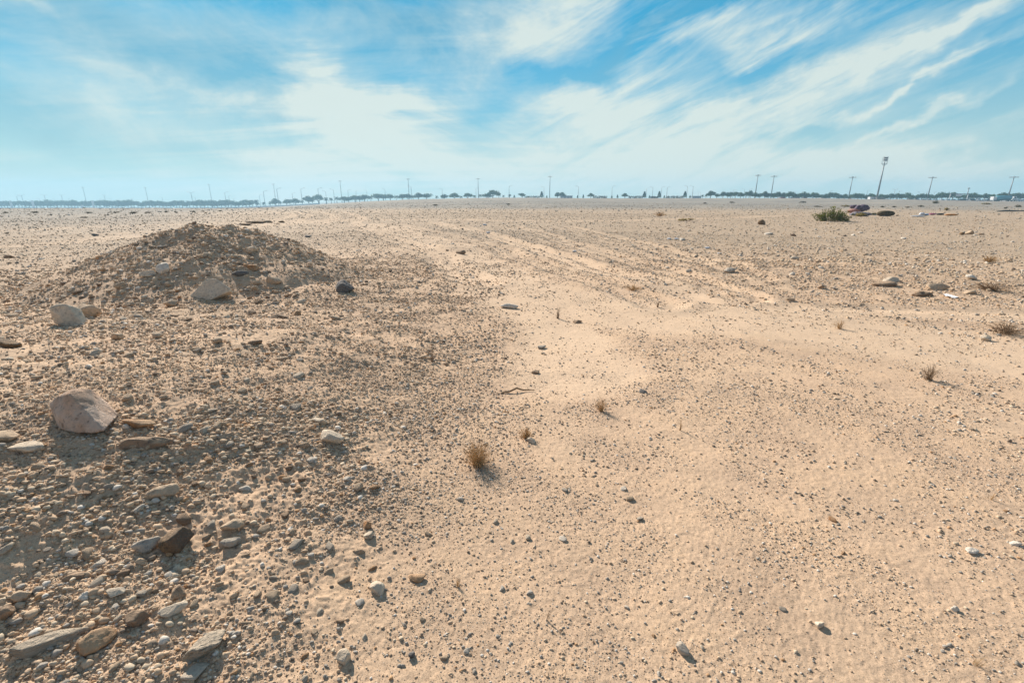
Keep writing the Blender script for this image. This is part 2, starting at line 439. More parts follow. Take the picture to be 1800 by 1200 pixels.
HERO = []      # (u, v, short noun phrase) landmarks for naming smaller stones
CAT = {}
def hero(name, u, v, L, D, Hh, yaw, mat, seed, label, cat='rock', phrase=None, planes=12, rough=.05, roll=0, pitch=0, sink=.2, soft=14, sub=4, taper=0.0, group=None, bend=0):
    """u,v photo pixel of the middle of its foot; L along yaw, D across, Hh tall, all in photo pixels at its distance"""
    p = ray(u, v)[0]; k = depth(p) / F
    P, Fc = rock_verts(sub, seed, planes, rough, soft)
    P = norm_box(P)
    if taper: s = 1 - taper * (P[:, 0] + .5); P[:, 1] *= s; P[:, 2] *= (.4 + .6 * s)
    if bend: P[:, 1] += bend * (P[:, 0] ** 2)
    P = P * np.array([L, D, Hh]) * k
    P = (P @ rotm(R_(roll), R_(pitch), 0).T)
    P[:, 2] -= P[:, 2].min() + sink * Hh * k
    me = fast_mesh(name, P, Fc, True)
    o = link(name, me, M[mat]); o.location = (p[0], p[1], p[2]); o.rotation_euler = (0, 0, R_(yaw))
    tag(o, label, cat, group)
    HERO.append((u, v, phrase or label, max(L, D)))
    return o
def hull_rock(name, u, v, pts, mat, seed, label, cuts=5, rough=.03, phrase=None, sink=.0, cat='rock'):
    """convex block from hand-placed corners (x right, y away, z up, photo pixels)"""
    p = ray(u, v)[0]; k = depth(p) / F
    bm = bmesh.new()
    for q in pts: bm.verts.new([c * k for c in q])
    r = bmesh.ops.convex_hull(bm, input=bm.verts)
    bmesh.ops.delete(bm, geom=[g for g in r['geom_interior'] if isinstance(g, bmesh.types.BMVert)], context='VERTS')
    bmesh.ops.bevel(bm, geom=list(bm.edges), offset=1.1 * k, segments=1, affect='EDGES', profile=.5)
    bmesh.ops.triangulate(bm, faces=bm.faces)
    for _ in range(cuts):
        le = [e for e in bm.edges if e.calc_length() > 2.2 * k]
        if not le: break
        bmesh.ops.subdivide_edges(bm, edges=le, cuts=1); bmesh.ops.triangulate(bm, faces=bm.faces)
    bm.verts.ensure_lookup_table(); bm.normal_update()
    P = np.array([x.co[:] for x in bm.verts]); Nn = np.array([x.normal[:] for x in bm.verts])
    S = max(max(abs(c) for c in q) for q in pts) * k
    dsp = rough * S * (1.6 * fbm3(P / S * 2.2 + seed, 3, seed) + .7 * fbm3(P / S * 9 + seed, 3, seed + 9))
    P = P + Nn * dsp[:, None]; P[:, 2] -= sink * k
    Fc = np.array([[x.index for x in f.verts] for f in bm.faces]); bm.free()
    me = fast_mesh(name, P, Fc, True)
    o = link(name, me, M[mat]); o.location = (p[0], p[1], p[2]); tag(o, label, cat)
    HERO.append((u, v, phrase or label, 2 * S / k)); return o

# ---- named rocks, nearest first
hull_rock('boulder', 120, 762, [(72, -8, -2), (52, -10, -6), (20, -6, -8), (-22, 8, -6), (-60, 40, -4), (-68, 46, 24), (-48, 44, 38), (-15, 46, 54), (6, 58, 49), (-8, 30, 50), (36, 34, 16), (10, 80, 10), (42, 60, -6), (-50, 80, 0), (-20, 12, 16), (24, -2, 10)],
          'pinkish', 5, 'large pinkish tan boulder with a sharp sloping ridge on the left slope', phrase='the large pinkish boulder', rough=.014, sink=-13)
hero('rock', 245, 750, 56, 30, 17, -4, 'orange', 12, 'rust red flattened stone just right of the large pinkish boulder', phrase='the rust red flat stone', rough=.04, soft=8)
hero('rock', 258, 792, 80, 24, 30, 18, 'brown', 19, 'jagged dark edged rock leaning below the rust red stone', phrase='the jagged dark edged rock', planes=10, rough=.09, roll=-25, taper=.35)
hero('rock', 48, 788, 64, 30, 14, 4, 'cream', 23, 'low pale flat slab in the shade left of and below the large boulder', phrase='the low pale flat slab', rough=.06)
hero('rock', 8, 772, 40, 34, 16, 0, 'tan', 27, 'squared tan stone cut by the left picture edge beside the boulder', phrase='the squared tan edge stone', planes=9, rough=.03)
hero('rock', 16, 606, 52, 26, 15, -6, 'dark', 29, 'dark weathered rock low at the left edge above the slope', phrase='the dark left edge rock', rough=.08)
hull_rock('rock', 114, 574, [(-22, 2, 34), (-18, 0, 4), (26, -4, -4), (30, 2, 4), (4, 10, 38), (-14, 12, 38), (12, 26, 26), (-22, 22, 10), (24, 20, 4)],
          'cream', 31, 'pale angular boulder with a pointed right corner below the mound', phrase='the pale angular boulder', rough=.015)
hero('rock', 155, 560, 46, 30, 26, 10, 'tan', 37, 'tan and cream rock touching the pale angular boulder', phrase='the tan and cream rock', rough=.05)
hull_rock('rock', 372, 524, [(-46, -2, -8), (-36, -6, 2), (-8, 6, 34), (8, 8, 34), (34, 2, 18), (36, 0, 12), (6, -12, 0), (-4, -10, -6), (0, 24, 22), (28, 22, 4), (-30, 16, -4)],
          'cream', 41, 'wedge shaped pale rock with tan underside on the mound face', phrase='the pale wedge on the mound', rough=.018)
hero('rock', 289, 479, 27, 22, 19, 0, 'white', 43, 'rounded white rock on the upper left of the mound', phrase='the rounded white rock', rough=.04)
hero('rock', 262, 484, 28, 18, 12, 20, 'cream', 44, 'smaller pale rock leaning left of the rounded white rock', phrase='the smaller leaning pale rock')
hero('rock', 422, 483, 28, 16, 10, 28, 'slate', 47, 'dark slate piece lying on the mound right of its crest', phrase='the dark slate piece', rough=.03, planes=9)
hero('rock', 446, 473, 20, 16, 10, 0, 'orange', 48, 'orange stone next to the dark slate on the mound', phrase='the orange mound stone')
hero('rock', 444, 445, 18, 14, 12, 0, 'cream', 49, 'pale yellowish stone high on the right side of the mound', phrase='the pale yellowish mound stone')
hero('rock', 483, 498, 26, 18, 14, 0, 'tan', 52, 'light tan stone half buried on the mound right face', phrase='the half buried tan stone')
hero('rock', 608, 512, 34, 24, 24, -20, 'slate', 53, 'dark grey rock at the right foot of the mound', phrase='the dark grey mound foot rock', rough=.06)
hero('rock', 300, 538, 26, 18, 12, 0, 'tan', 54, 'tan cobble below the pale wedge near the mound foot', phrase='the tan cobble under the wedge')
hero('rock', 491, 560, 32, 18, 10, 6, 'brown', 55, 'flat brown stone in the mound shadow', phrase='the flat brown shadow stone')
hero('rock', 207, 596, 22, 18, 15, 0, 'tan', 57, 'upright tan cobble standing below the pale angular boulder', phrase='the upright tan cobble')
hero('rock', 277, 594, 18, 16, 12, 0, 'tan', 58, 'small rounded tan cobble on the sunlit slope', phrase='the small rounded tan cobble')
hero('rock', 582, 776, 50, 30, 24, -38, 'cream', 61, 'knobbly pale stone with a shadow in the middle of the slope', phrase='the knobbly pale stone', rough=.10, bend=.5)
hero('rock', 563, 745, 26, 20, 14, 0, 'cream', 62, 'small pale stone touching the top of the knobbly stone', phrase='the small pale neighbour')
hero('rock', 312, 954, 52, 46, 46, 35, 'dark', 66, 'dark brown and black layered rock casting a long shadow', phrase='the dark brown rock', planes=10, rough=.07, roll=12)
hero('rock', 259, 960, 42, 26, 26, 24, 'grey', 67, 'smooth grey stone leaning on the left of the dark rock', phrase='the smooth grey stone', rough=.025, soft=7)
hero('rock', 286, 868, 50, 24, 22, 16, 'tan', 71, 'tan wedge shaped stone with a striped top', phrase='the tan striped wedge', planes=9, taper=-.3)
hero('rock', 275, 880, 14, 11, 11, 0, 'white', 72, 'small white pebble in front of the tan wedge stone', phrase='the small white pebble', sub=3)
hero('rock', 408, 927, 40, 22, 18, 6, 'tan', 74, 'flat topped tan stone right of the dark brown rock', phrase='the flat topped tan stone')
hero('rock', 406, 952, 32, 20, 20, 30, 'grey', 75, 'blocky grey stone just below the flat topped tan stone', phrase='the blocky grey stone', planes=9)
hero('rock', 96, 1132, 116, 36, 24, 33, 'slab', 81, 'long grey tapering slab at the lower left corner', phrase='the long grey slab', planes=9, rough=.07, taper=.35, sub=5)
hero('rock', 172, 1138, 58, 38, 30, 38, 'orange', 83, 'orange brown rock with a sharp overhanging side', phrase='the orange brown rock', planes=8, rough=.07)
hero('rock', 366, 1150, 70, 40, 34, 50, 'slab', 87, 'big layered grey green rock near the bottom edge', phrase='the big layered rock', planes=10, rough=.08, sub=5)
hero('rock', 346, 1190, 44, 36, 16, 40, 'grey', 88, 'flat pale grey stone below the big layered rock', phrase='the flat pale grey stone', rough=.03)
hero('rock', 134, 1012, 40, 20, 18, 28, 'brown', 91, 'brown oblong stone in the lower left shade', phrase='the brown oblong stone')
hero('rock', 242, 1098, 38, 26, 24, 10, 'brown', 92, 'brown angular stone right of the orange brown rock', phrase='the brown angular stone', planes=9)
hero('rock', 315, 1050, 34, 24, 20, -25, 'brown', 93, 'reddish brown cube like stone on the lower slope', phrase='the reddish cube like stone', planes=8)
hero('rock', 308, 1084, 44, 22, 20, 40, 'cream', 94, 'pale upright shard right of the brown angular stone', phrase='the pale upright shard')
hero('rock', 206, 1052, 30, 20, 14, 0, 'cream', 95, 'pale yellow cobble above the brown angular stone', phrase='the pale yellow cobble')
hero('rock', 150, 1056, 20, 16, 14, 0, 'white', 96, 'white rounded pebble left of the pale yellow cobble', phrase='the white rounded pebble')
hero('rock', 38, 1050, 28, 20, 20, 10, 'tan', 97, 'tan knobbly stone near the left edge low down', phrase='the tan knobbly stone', rough=.09)
hero('rock', 12, 1080, 30, 26, 24, 0, 'brown', 98, 'brown cobble cut by the left edge low down', phrase='the brown left edge cobble')
hero('rock', 664, 1036, 30, 22, 20, -20, 'cream', 101, 'pale squarish stone on the edge of the bright sand', phrase='the pale squarish stone', planes=8)
hero('rock', 646, 926, 16, 14, 14, 0, 'orange', 102, 'small orange stone standing at the slope edge', phrase='the small orange stone')
hero('rock', 648, 944, 16, 14, 12, 0, 'cream', 103, 'small pale cube just below the small orange stone', phrase='the small pale cube')
hero('rock', 732, 1018, 30, 18, 10, -8, 'orange', 104, 'reddish flat stone lying right of the pale squarish stone', phrase='the reddish flat stone')
hero('rock', 724, 1152, 12, 12, 12, 0, 'slate', 105, 'tiny black stone near the bottom centre left', phrase='the tiny black stone')
hero('rock', 604, 1160, 24, 22, 24, 0, 'cream', 106, 'rounded cream stone near the bottom edge', phrase='the rounded cream stone')
hero('rock', 1200, 1144, 24, 20, 20, -40, 'grey', 1111, 'grey rounded rock on the bright sand at bottom centre', phrase='the grey sand rock', rough=.03)
hero('rock', 1708, 970, 24, 14, 9, 0, 'white', 112, 'flat white stone on the sand at the lower right', phrase='the flat white stone')
hero('rock', 1784, 956, 18, 12, 8, 0, 'white', 113, 'small white stone at the right edge of the sand', phrase='the small white edge stone')
hero('rock', 1678, 1072, 14, 10, 10, 0, 'white', 114, 'white pebble with a short shadow in the lower right', phrase='the white lower right pebble')
hero('rock', 1441, 1100, 16, 14, 12, 0, 'cream', 115, 'pale lump on the sand right of bottom centre', phrase='the pale sand lump')
hero('rock', 941, 656, 15, 11, 7, 0, 'brown', 121, 'small dark stone lying alone on the centre sand', phrase='the dark centre stone')
hero('rock', 1015, 567, 16, 10, 6, 0, 'brown', 122, 'thin dark stone lying in the middle of the sandy path', phrase='the thin dark path stone')
hero('rock', 953, 612, 17, 10, 6, 20, 'grey', 125, 'grey and white stone left of centre on the sandy path', phrase='the grey and white path stone')
hero('rock', 1131, 690, 16, 11, 7, -30, 'slate', 123, 'grey blue stone with a shadow right of centre', phrase='the grey blue stone')
hero('rock', 895, 541, 34, 10, 9, -12, 'white', 124, 'long bone coloured stone lying on the sandy track', phrase='the bone coloured stone', rough=.02, soft=5, taper=-.3)
hero('rock', 1555, 502, 44, 24, 10, -3, 'brown', 131, 'flat reddish brown slab among rubble in the right middle distance', phrase='the flat reddish slab', planes=9)
hero('rock', 1566, 495, 26, 16, 11, 0, 'cream', 132, 'pale block resting behind the flat reddish slab', phrase='the pale block behind the slab')
hero('rock', 1648, 509, 36, 20, 13, -8, 'tan', 133, 'low pale tan rock right of the reddish slab', phrase='the low pale tan rock')
hero('rock', 1706, 517, 24, 14, 9, 0, 'tan', 134, 'small tan rock between the pale tan rock and the dry branch', phrase='the small tan rock by the branch')
hero('rock', 1706, 490, 16, 14, 10, 0, 'white', 135, 'small white rock above and left of the dry branch', phrase='the small white rock by the branch')
hero('rock', 1618, 520, 34, 20, 12, 0, 'brown', 136, 'brown crumbly rock left of the white paper', phrase='the brown crumbly rock', rough=.13)
hero('rock', 1732, 598, 18, 14, 11, 0, 'cream', 137, 'lone pale stone near the dry twigs at the right edge', phrase='the lone pale stone')
hero('rock', 1282, 479, 19, 15, 11, 0, 'grey', 138, 'pale grey rock alone right of the centre rubble', phrase='the pale grey rock')
hero('rock', 1443, 508, 12, 12, 9, 0, 'brown', 139, 'small brown rock standing left of the reddish slab', phrase='the small brown rock')
hero('rock', 1338, 395, 14, 12, 11, 0, 'dark', 141, 'small dark pyramid shaped rock beside the far track', phrase='the dark pyramid rock', planes=5, rough=.02)
hero('rock', 1703, 412, 11, 9, 9, 0, 'tan', 142, 'upright tan rock between smaller rocks on the far right', phrase='the upright far tan rock')
hero('rock', 1690, 413, 8, 7, 6, 0, 'dark', 143, 'small dark rock left of the upright far tan rock', phrase='the small far dark rock')
hero('rock', 1725, 413, 10, 8, 5, 0, 'tan', 144, 'small low rock right of the upright far tan rock', phrase='the small low far rock')
hero('rock', 810, 446, 18, 12, 8, 0, 'brown', 145, 'brown rock topping the rubble right of the mound', phrase='the rubble top brown rock')
hero('rock', 168, 415, 15, 9, 5, 0, 'slate', 146, 'grey blue rock far off left of the mound', phrase='the far grey blue rock')
hero('rock', 17, 453, 18, 12, 8, 0, 'brown', 147, 'brown rock on the plain near the left edge', phrase='the brown plain rock')
hero('rock', 541, 417, 13, 8, 4, 0, 'slate', 148, 'small dark rock on the plain just right of the mound top', phrase='the small dark plain rock')
hero('rock', 495, 391, 11, 8, 4, 0, 'dark', 149, 'black rock on the tyre marks beyond the mound', phrase='the black rock by tyre marks')
hero('rock', 1570, 380, 1, 1, 1, 0, 'dark', 150, 'x', phrase='x') if False else None
print('heroes', time.time() - T0)

# ------------------------------------------------------------------ 240-odd loose stones, each its own object
variants = {}
for mi, mat in enumerate(('tan', 'cream', 'grey', 'brown', 'orange', 'white')):
    for s in range(5):
        P, Fc = rock_verts(3, 300 + mi * 31 + s, 11, .06, 12)
        variants[(mat, s)] = fast_mesh('stone', norm_box(P), Fc, True)
        variants[(mat, s)].materials.append(M[mat])
CN = {'tan': 'tan', 'cream': 'cream', 'grey': 'grey', 'brown': 'brown', 'orange': 'rusty orange', 'white': 'whitish'}
REG = [  # u0,u1,v0,v1,n,smin,smax,colours, ground phrase
    (0, 660, 800, 1196, 88, 13, 27, ('tan', 'tan', 'cream', 'grey', 'brown', 'orange', 'tan', 'brown', 'white'), 'shaded foreground slope'),
    (0, 560, 600, 800, 44, 11, 22, ('tan', 'tan', 'brown', 'grey', 'cream'), 'sunlit stony slope'),
    (150, 640, 425, 565, 84, 8, 18, ('tan', 'tan', 'brown', 'cream', 'grey', 'tan', 'orange'), 'mound'),
    (0, 230, 500, 600, 18, 9, 20, ('tan', 'brown', 'cream', 'tan'), 'stony ground left of the mound'),
    (640, 1110, 850, 1196, 18, 10, 16, ('cream', 'grey', 'tan', 'white'), 'smooth centre sand'),
    (1100, 1795, 860, 1196, 12, 9, 15, ('white', 'cream', 'grey', 'orange'), 'smooth sand on the right'),
    (1150, 1795, 400, 530, 30, 6, 13, ('tan', 'cream', 'brown', 'grey', 'white'), 'rubble on the right plain'),
    (620, 1150, 400, 520, 12, 6, 11, ('tan', 'brown', 'white'), 'plain beyond the mound'),
]
used = []; stones = []
taken = [(h[0], h[1], h[3]) for h in HERO]
r1 = np.random.default_rng(21)
for (u0, u1, v0, v1, n, s0, s1, cols, gp) in REG:
    k = 0; tries = 0; U = []; 
    while k < n and tries < 5000:
        tries += 1
        u = r1.uniform(u0, u1); v = r1.uniform(v0, v1)
        if gp == 'shaded foreground slope' and u > 450 and v < 900 and r1.random() < .6: continue
        if gp == 'mound' and v < 560 - 135 * (1 - abs(u - 385) / 215.0) + 4: continue
        s = s0 + (s1 - s0) * r1.random() ** 2.2
        if any(abs(u - a) < (s + b) * .58 and abs(v - 4 - c + b * .15) < (s + b) * .45 for a, c, b in taken): continue
        taken.append((u, v, s)); U.append((u, v, s, cols[r1.integers(len(cols))])); k += 1
    PP = ray([x[0] for x in U], [x[1] for x in U])
    for (u, v, s, mat), p in zip(U, PP):
        kk = depth(p) / F; me = variants[(mat, int(r1.integers(5)))]
        o = link('stone', me); a, b, c = s * kk * r1.uniform(.85, 1.25), s * kk * r1.uniform(.6, .95), s * kk * r1.uniform(.42, .75)
        o.scale = (a, b, c); o.rotation_euler = (r1.uniform(-.3, .3), r1.uniform(-.3, .3), r1.uniform(0, 6.28))
        o.location = (p[0], p[1], p[2] - c * .34)
        stones.append((o, u, v, s, mat, gp))
# labels: colour, size and what it lies next to
seen = {}
for o, u, v, s, mat, gp in stones:
    best = sorted(HERO, key=lambda h: math.hypot(u - h[0], 1.3 * (v - h[1])))[0]
    du, dv = u - best[0], v - best[1]
    rel = ('right of' if du > 0 else 'left of') if abs(du) > abs(dv) * 1.1 else ('in front of' if dv > 0 else 'behind')
    far_ = math.hypot(du, dv)
    q = 'close ' if far_ < 45 else ('' if far_ < 95 else 'well ')
    base = f"{CN[mat]} stone {q}{rel} {best[2]}"
    seen.setdefault(base, []).append((s, o, gp, v, u))
for base, L in seen.items():
    L.sort(key=lambda x: -x[0])
    names = {1: [''], 2: ['larger ', 'smaller '], 3: ['largest ', 'middling ', 'smallest ']}.get(len(L))
    if names is None: names = ['largest ', 'second largest ', 'third largest ', 'fourth largest ', 'fifth largest ', 'sixth largest ', 'seventh largest ', 'eighth largest ', 'ninth largest ', 'tenth largest ']
    for i, (s, o, gp, v, u) in enumerate(L):
        tag(o, names[min(i, 9)] + base, 'stone', 'loose stones on the ' + gp)
print('stones', len(stones), time.time() - T0)

# ------------------------------------------------------------------ gravel: one object
def build_gravel():
    r = np.random.default_rng(5)
    Vs, Fs, Cs = [], [], []; nv = 0
    pal = np.array([(.62, .455, .31), (.56, .41, .28), (.64, .52, .38), (.40, .36, .31), (.70, .64, .56), (.27, .21, .16), (.54, .33, .18), (.66, .49, .335)])
    pw_rough = np.array([.30, .20, .14, .08, .05, .07, .03, .13]); pw_smooth = np.array([.14, .16, .14, .24, .14, .12, .03, .03])
    rings = [
        (1.0, 3.6, 1500, .010, .038, 2.2, 1),  # r0, r1, density per m2, smin, smax, alpha, sub
        (1.0, 2.6, 13000, .0030, .022, 2.0, 1),
        (2.6, 4.5, 5600, .0042, .030, 2.0, 1),
        (4.5, 8.0, 1750, .0068, .045, 2.0, 1),
        (8.0, 14., 520, .011, .075, 1.9, 0),
        (14., 26., 115, .018, .13, 2.0, 0),
        (26., 60., 13, .036, .22, 2.2, 0),
        (60., 170, .9, .09, .45, 2.3, 0),
    ]
    octa_v = ICO[1][0]; octa_f = ICO[1][1]
    bases = {}
    for sub, (bv, bf) in ((0, (octa_v, octa_f)), (1, ICO[2])):
        bases[sub] = []
        for s in range(10):
            q = np.random.default_rng(900 + s)
            n = q.normal(size=(7, 3)); n /= np.linalg.norm(n, axis=1)[:, None]; d = q.uniform(.55, 1, 7)
            rad = np.minimum(1 / np.max(np.clip(bv @ n.T / d, .1, None), axis=1), 1.2) * q.uniform(.9, 1.1, len(bv))
            bases[sub].append((bv * rad[:, None] * .5, bf))
    for (a, b, den, s0, s1, al, sub) in rings:
        half = R_(62)
        area = half * (b * b - a * a); n = int(area * den * 1.6)
        rr = np.sqrt(r.uniform(a * a, b * b, n)); th = r.uniform(-half, half, n)
        X = rr * np.sin(th); Y = rr * np.cos(th)
        R = rough_map(X, Y); path, _ = track_fields(X, Y); mo = np.exp(-(np.hypot(X - MX, Y - MY) / 2.3) ** 4)
        cl = .5 + .5 * fbm(X * 1.3, Y * 1.3, 3, 77) + .35 * fbm(X * .3, Y * .3, 2, 78)
        keep = np.clip(.34 + .48 * cl + (.16 + .5 * (1 - ss(rr, 2.4, 3.8))) * R ** .6 + .2 * np.clip(fbm(X * .5, Y * .5, 2, 79) * 2, 0, 1), 0, 1) * (1 - .6 * path)
        if a >= 8: keep = np.clip(keep * 1.7, 0, 1)
        keep = keep * np.clip(.25 + .75 * (1 + 2.2 * fbm(X * 3.2, Y * 3.2, 2, 83)), .12, 1.6)
        if a < 2 and s0 > .009: keep = keep * R
        keep = np.where(mo > .3, np.maximum(keep, .95 * mo), keep)
        m = r.random(n) < keep; X, Y, R, rr, mo = X[m], Y[m], R[m], rr[m], mo[m]; n = len(X)
        u = r.random(n)
        S = s0 * (1 - u * (1 - (s0 / s1) ** al)) ** (-1 / al)
        S = S * (.66 + .40 * R + .35 * mo)
        S = np.minimum(S, .03 * rr ** .8)
        Z = H(X, Y)
        # random rotations
        q = r.normal(size=(n, 4)); q /= np.linalg.norm(q, axis=1)[:, None]
        w, x, y, z = q.T
        RM = np.stack([1 - 2 * (y * y + z * z), 2 * (x * y - z * w), 2 * (x * z + y * w), 2 * (x * y + z * w), 1 - 2 * (x * x + z * z), 2 * (y * z - x * w),
                       2 * (x * z - y * w), 2 * (y * z + x * w), 1 - 2 * (x * x + y * y)], 1).reshape(n, 3, 3)
        sc = np.stack([r.uniform(.9, 1.3, n), r.uniform(.75, 1.05, n), r.uniform(.55, .9, n)], 1)
        vi = r.integers(0, 10, n); lod = (S > min(2.3 * s0, .011 if a < 2 else 9)) * sub
        for k, sb in [(k, q_) for k in range(10) for q_ in (0, 1)]:
            s = np.where((vi == k) & (lod == sb))[0]
            if not len(s): continue
            BV, BF = bases[sb][k]
            P = np.einsum('nij,vj->nvi', RM[s], BV) * sc[s][:, None, :] * S[s][:, None, None]
            P[:, :, 0] += X[s][:, None]; P[:, :, 1] += Y[s][:, None]; P[:, :, 2] += (Z[s] + S[s] * .14)[:, None]
            cnt = len(s); nvv = len(BV)
            Vs.append(P.reshape(-1, 3)); Fs.append((BF[None] + (np.arange(cnt) * nvv)[:, None, None] + nv).reshape(-1, 3)); nv += cnt * nvv
            rough = R[s] > r.random(cnt)
            ci = np.where(rough, r.choice(8, cnt, p=pw_rough / pw_rough.sum()), r.choice(8, cnt, p=pw_smooth / pw_smooth.sum()))
            col = pal[ci] * r.uniform(.85, 1.12, (cnt, 1))
            Cs.append(np.repeat(col, nvv, axis=0))
    V = np.concatenate(Vs); Fc = np.concatenate(Fs); Cc = np.concatenate(Cs)
    me = fast_mesh('gravel', V, Fc, False, cols=Cc)
    o = link('gravel', me, M['gravel']); tag(o, 'countless small pebbles and clods strewn over the sand', 'gravel', kind='stuff')
    print('gravel faces', len(Fc), time.time() - T0)
build_gravel()

# ------------------------------------------------------------------ dry plants
M['straw'] = mat_leaf('dry_straw', (.62, .43, .22), (.74, .56, .34), .5, scale=20)
M['twig'] = mat_leaf('dry_twig', (.20, .13, .075), (.30, .20, .12), scale=20)
M['scrubg'] = mat_leaf('scrub_leaves', (.10, .135, .02), (.24, .25, .04), .25, 3)
M['scrubo'] = mat_leaf('olive_scrub_leaves', (.10, .095, .045), (.17, .15, .07), .1, 1)
M['scruby'] = mat_leaf('yellow_scrub_leaves', (.38, .29, .07), (.50, .40, .13), .1, 1)
def tuft(u, v, W, Hh, n, mat, label, cat='dry plant', seed=1, spread=1.0, name='dry_tuft', curl=.3, lean=(0, 0), thick=1.0, forks=1, group=None):
    p = ray(u, v)[0]; k = depth(p) / F; r = np.random.default_rng(seed); mb = MB()
    for i in range(n):
        az = r.uniform(0, 6.283); tl = r.uniform(0, 1) ** .7 * spread; L = Hh * k * r.uniform(.5, 1.1)
        base = Vector((r.normal() * W * k * .06, r.normal() * W * k * .06, -.01))
        end = Vector((math.cos(az) * tl * W * k * .5 + lean[0] * k, math.sin(az) * tl * W * k * .5 + lean[1] * k, L * math.sqrt(max(.08, 1 - .8 * tl * tl))))
        pts = []
        for t in (0, .3, .6, 1):
            q = base.lerp(end, t); q.z += math.sin(t * math.pi) * L * curl * .5
            q += Vector(r.normal(size=3)) * L * .05 * t; pts.append(q)
        rad = .35 * k * thick
        mb.tube(pts, [rad, rad * .8, rad * .6, rad * .25], 3, False)
        for _ in range(forks):
            j = r.integers(1, 3); q = pts[j]; e = q + Vector(r.normal(size=3)) * L * .25 + Vector((0, 0, L * .12))
            e.z = max(e.z, .004)
            mb.tube([q, (q + e) / 2 + Vector(r.normal(size=3)) * L * .03, e], [rad * .6, rad * .5, rad * .2], 3, False)
    o = mb.build(name, M[mat]); o.location = tuple(p); tag(o, label, cat, group); return o
tuft(840, 818, 84, 46, 170, 'straw', 'bushy straw brown dry tuft casting a shadow on the centre sand', seed=2, forks=2, curl=.25, thick=.85)
tuft(924, 770, 36, 24, 60, 'straw', 'small dry brown clump around a pale stone above the bushy tuft', seed=3, thick=1.3)
hero('rock', 934, 776, 18, 12, 9, -30, 'cream', 161, 'pale stone caught in the small dry clump', phrase='the pale stone in the clump')
tuft(1056, 722, 34, 26, 46, 'straw', 'faint thin dry tuft on the sand right of centre', seed=4, thick=.9)
tuft(1632, 668, 42, 26, 44, 'twig', 'curled dead twigs standing on the right sand', seed=5, curl=.9, thick=1.0)
tuft(1766, 586, 90, 22, 120, 'twig', 'wide tangle of dry twigs at the right edge', seed=6, curl=.5, spread=1.2, thick=.9)
tuft(1476, 578, 34, 16, 34, 'straw', 'thin curled dry stems on the sandy path at right', seed=7, curl=.8, thick=.8)
tuft(1742, 510, 66, 18, 80, 'twig', 'low dark dry branch lying in the right middle distance', seed=8, spread=1.3, thick=1.1)
tuft(1738, 462, 32, 14, 60, 'straw', 'pale dry tuft beyond the dark dry branch', seed=9)
tuft(760, 636, 14, 26, 14, 'twig', 'upright dry sprig standing at the edge of the stony slope', seed=10, spread=.6)
tuft(981, 560, 18, 20, 12, 'twig', 'single dry sprig in the middle of the sandy track', seed=11, spread=.7)
tuft(1156, 540, 12, 12, 14, 'twig', 'tiny dry sprig below the centre rubble', seed=12, spread=.7)
tuft(1230, 905, 20, 12, 4, 'twig', 'thin bent dry stalk on the foreground sand', seed=13, lean=(16, 10))
tuft(1196, 756, 14, 24, 10, 'straw', 'very thin pale stalk standing alone on the sand', seed=14, spread=.5)
tuft(805, 1030, 20, 22, 12, 'straw', 'faint dry sprig among foreground pebbles', seed=15, spread=.6)
tuft(960, 1090, 12, 34, 7, 'twig', 'tall thin dry stalk near the bottom centre', seed=16, spread=.5, lean=(10, 0))
tuft(1714, 1168, 26, 26, 12, 'straw', 'dry stalk leaning over near the bottom right', seed=17, lean=(14, 4))
tuft(1742, 878, 16, 18, 9, 'straw', 'small dry stalk at the right edge of the sand', seed=18)
tuft(1112, 510, 46, 9, 50, 'straw', 'dry brown clump on the centre rubble', seed=19, thick=1.0)
tuft(1160, 380, 30, 8, 60, 'straw', 'tan dry tuft beside the far track', seed=20, thick=.7)
# the lying stick
mb = MB(); p = ray(910, 689)[0]; k = depth(p) / F
st = [(-30, -8, 2), (-14, -4, 4), (-2, 3, 7), (10, 5, 3), (30, 7, 2)]
mb.tube([Vector(q) * k for q in st], [.9 * k, 1.5 * k, 1.6 * k, 1.3 * k, .7 * k], 7)
mb.tube([Vector((-14, -4, 4)) * k, Vector((-22, -1, 3)) * k, Vector((-27, 1, 1)) * k], [1 * k, .7 * k, .3 * k], 6)
o = mb.build('stick', M['twig'], smooth=True); o.location = tuple(p); tag(o, 'bent forked brown stick lying on the centre sand', 'stick')

def shrub_mesh(seed, n=900, leaf=.06, lobes=7, flat_=.5, lo=0.0):
    """leaf cloud in a unit footprint: x,y in about [-.5,.5], z 0..1"""
    r = np.random.default_rng(seed)
    cs = np.stack([r.uniform(-.36, .36, lobes), r.uniform(-.3, .3, lobes), r.uniform(.1, .6, lobes)], 1)
    cs[0] = (0, 0, .62); rs = r.uniform(.14, .3, lobes)
    i = r.integers(0, lobes, n); d = r.normal(size=(n, 3)); d /= np.linalg.norm(d, axis=1)[:, None]
    P = cs[i] + d * rs[i][:, None] * r.uniform(.45, 1.08, n)[:, None] * np.array([1, 1, 1.1])
    P[:, 2] = np.abs(P[:, 2]) + lo
    a = r.normal(size=(n, 3)); a[:, 2] += .6; a /= np.linalg.norm(a, axis=1)[:, None]
    b = np.cross(a, r.normal(size=(n, 3))); b /= np.linalg.norm(b, axis=1)[:, None]
    s = leaf * r.uniform(.6, 1.3, n)[:, None]
    V = np.stack([P - a * s, P + b * s * .4, P + a * s, P - b * s * .4], 1).reshape(-1, 3)
    return V, np.arange(n * 4).reshape(n, 4)
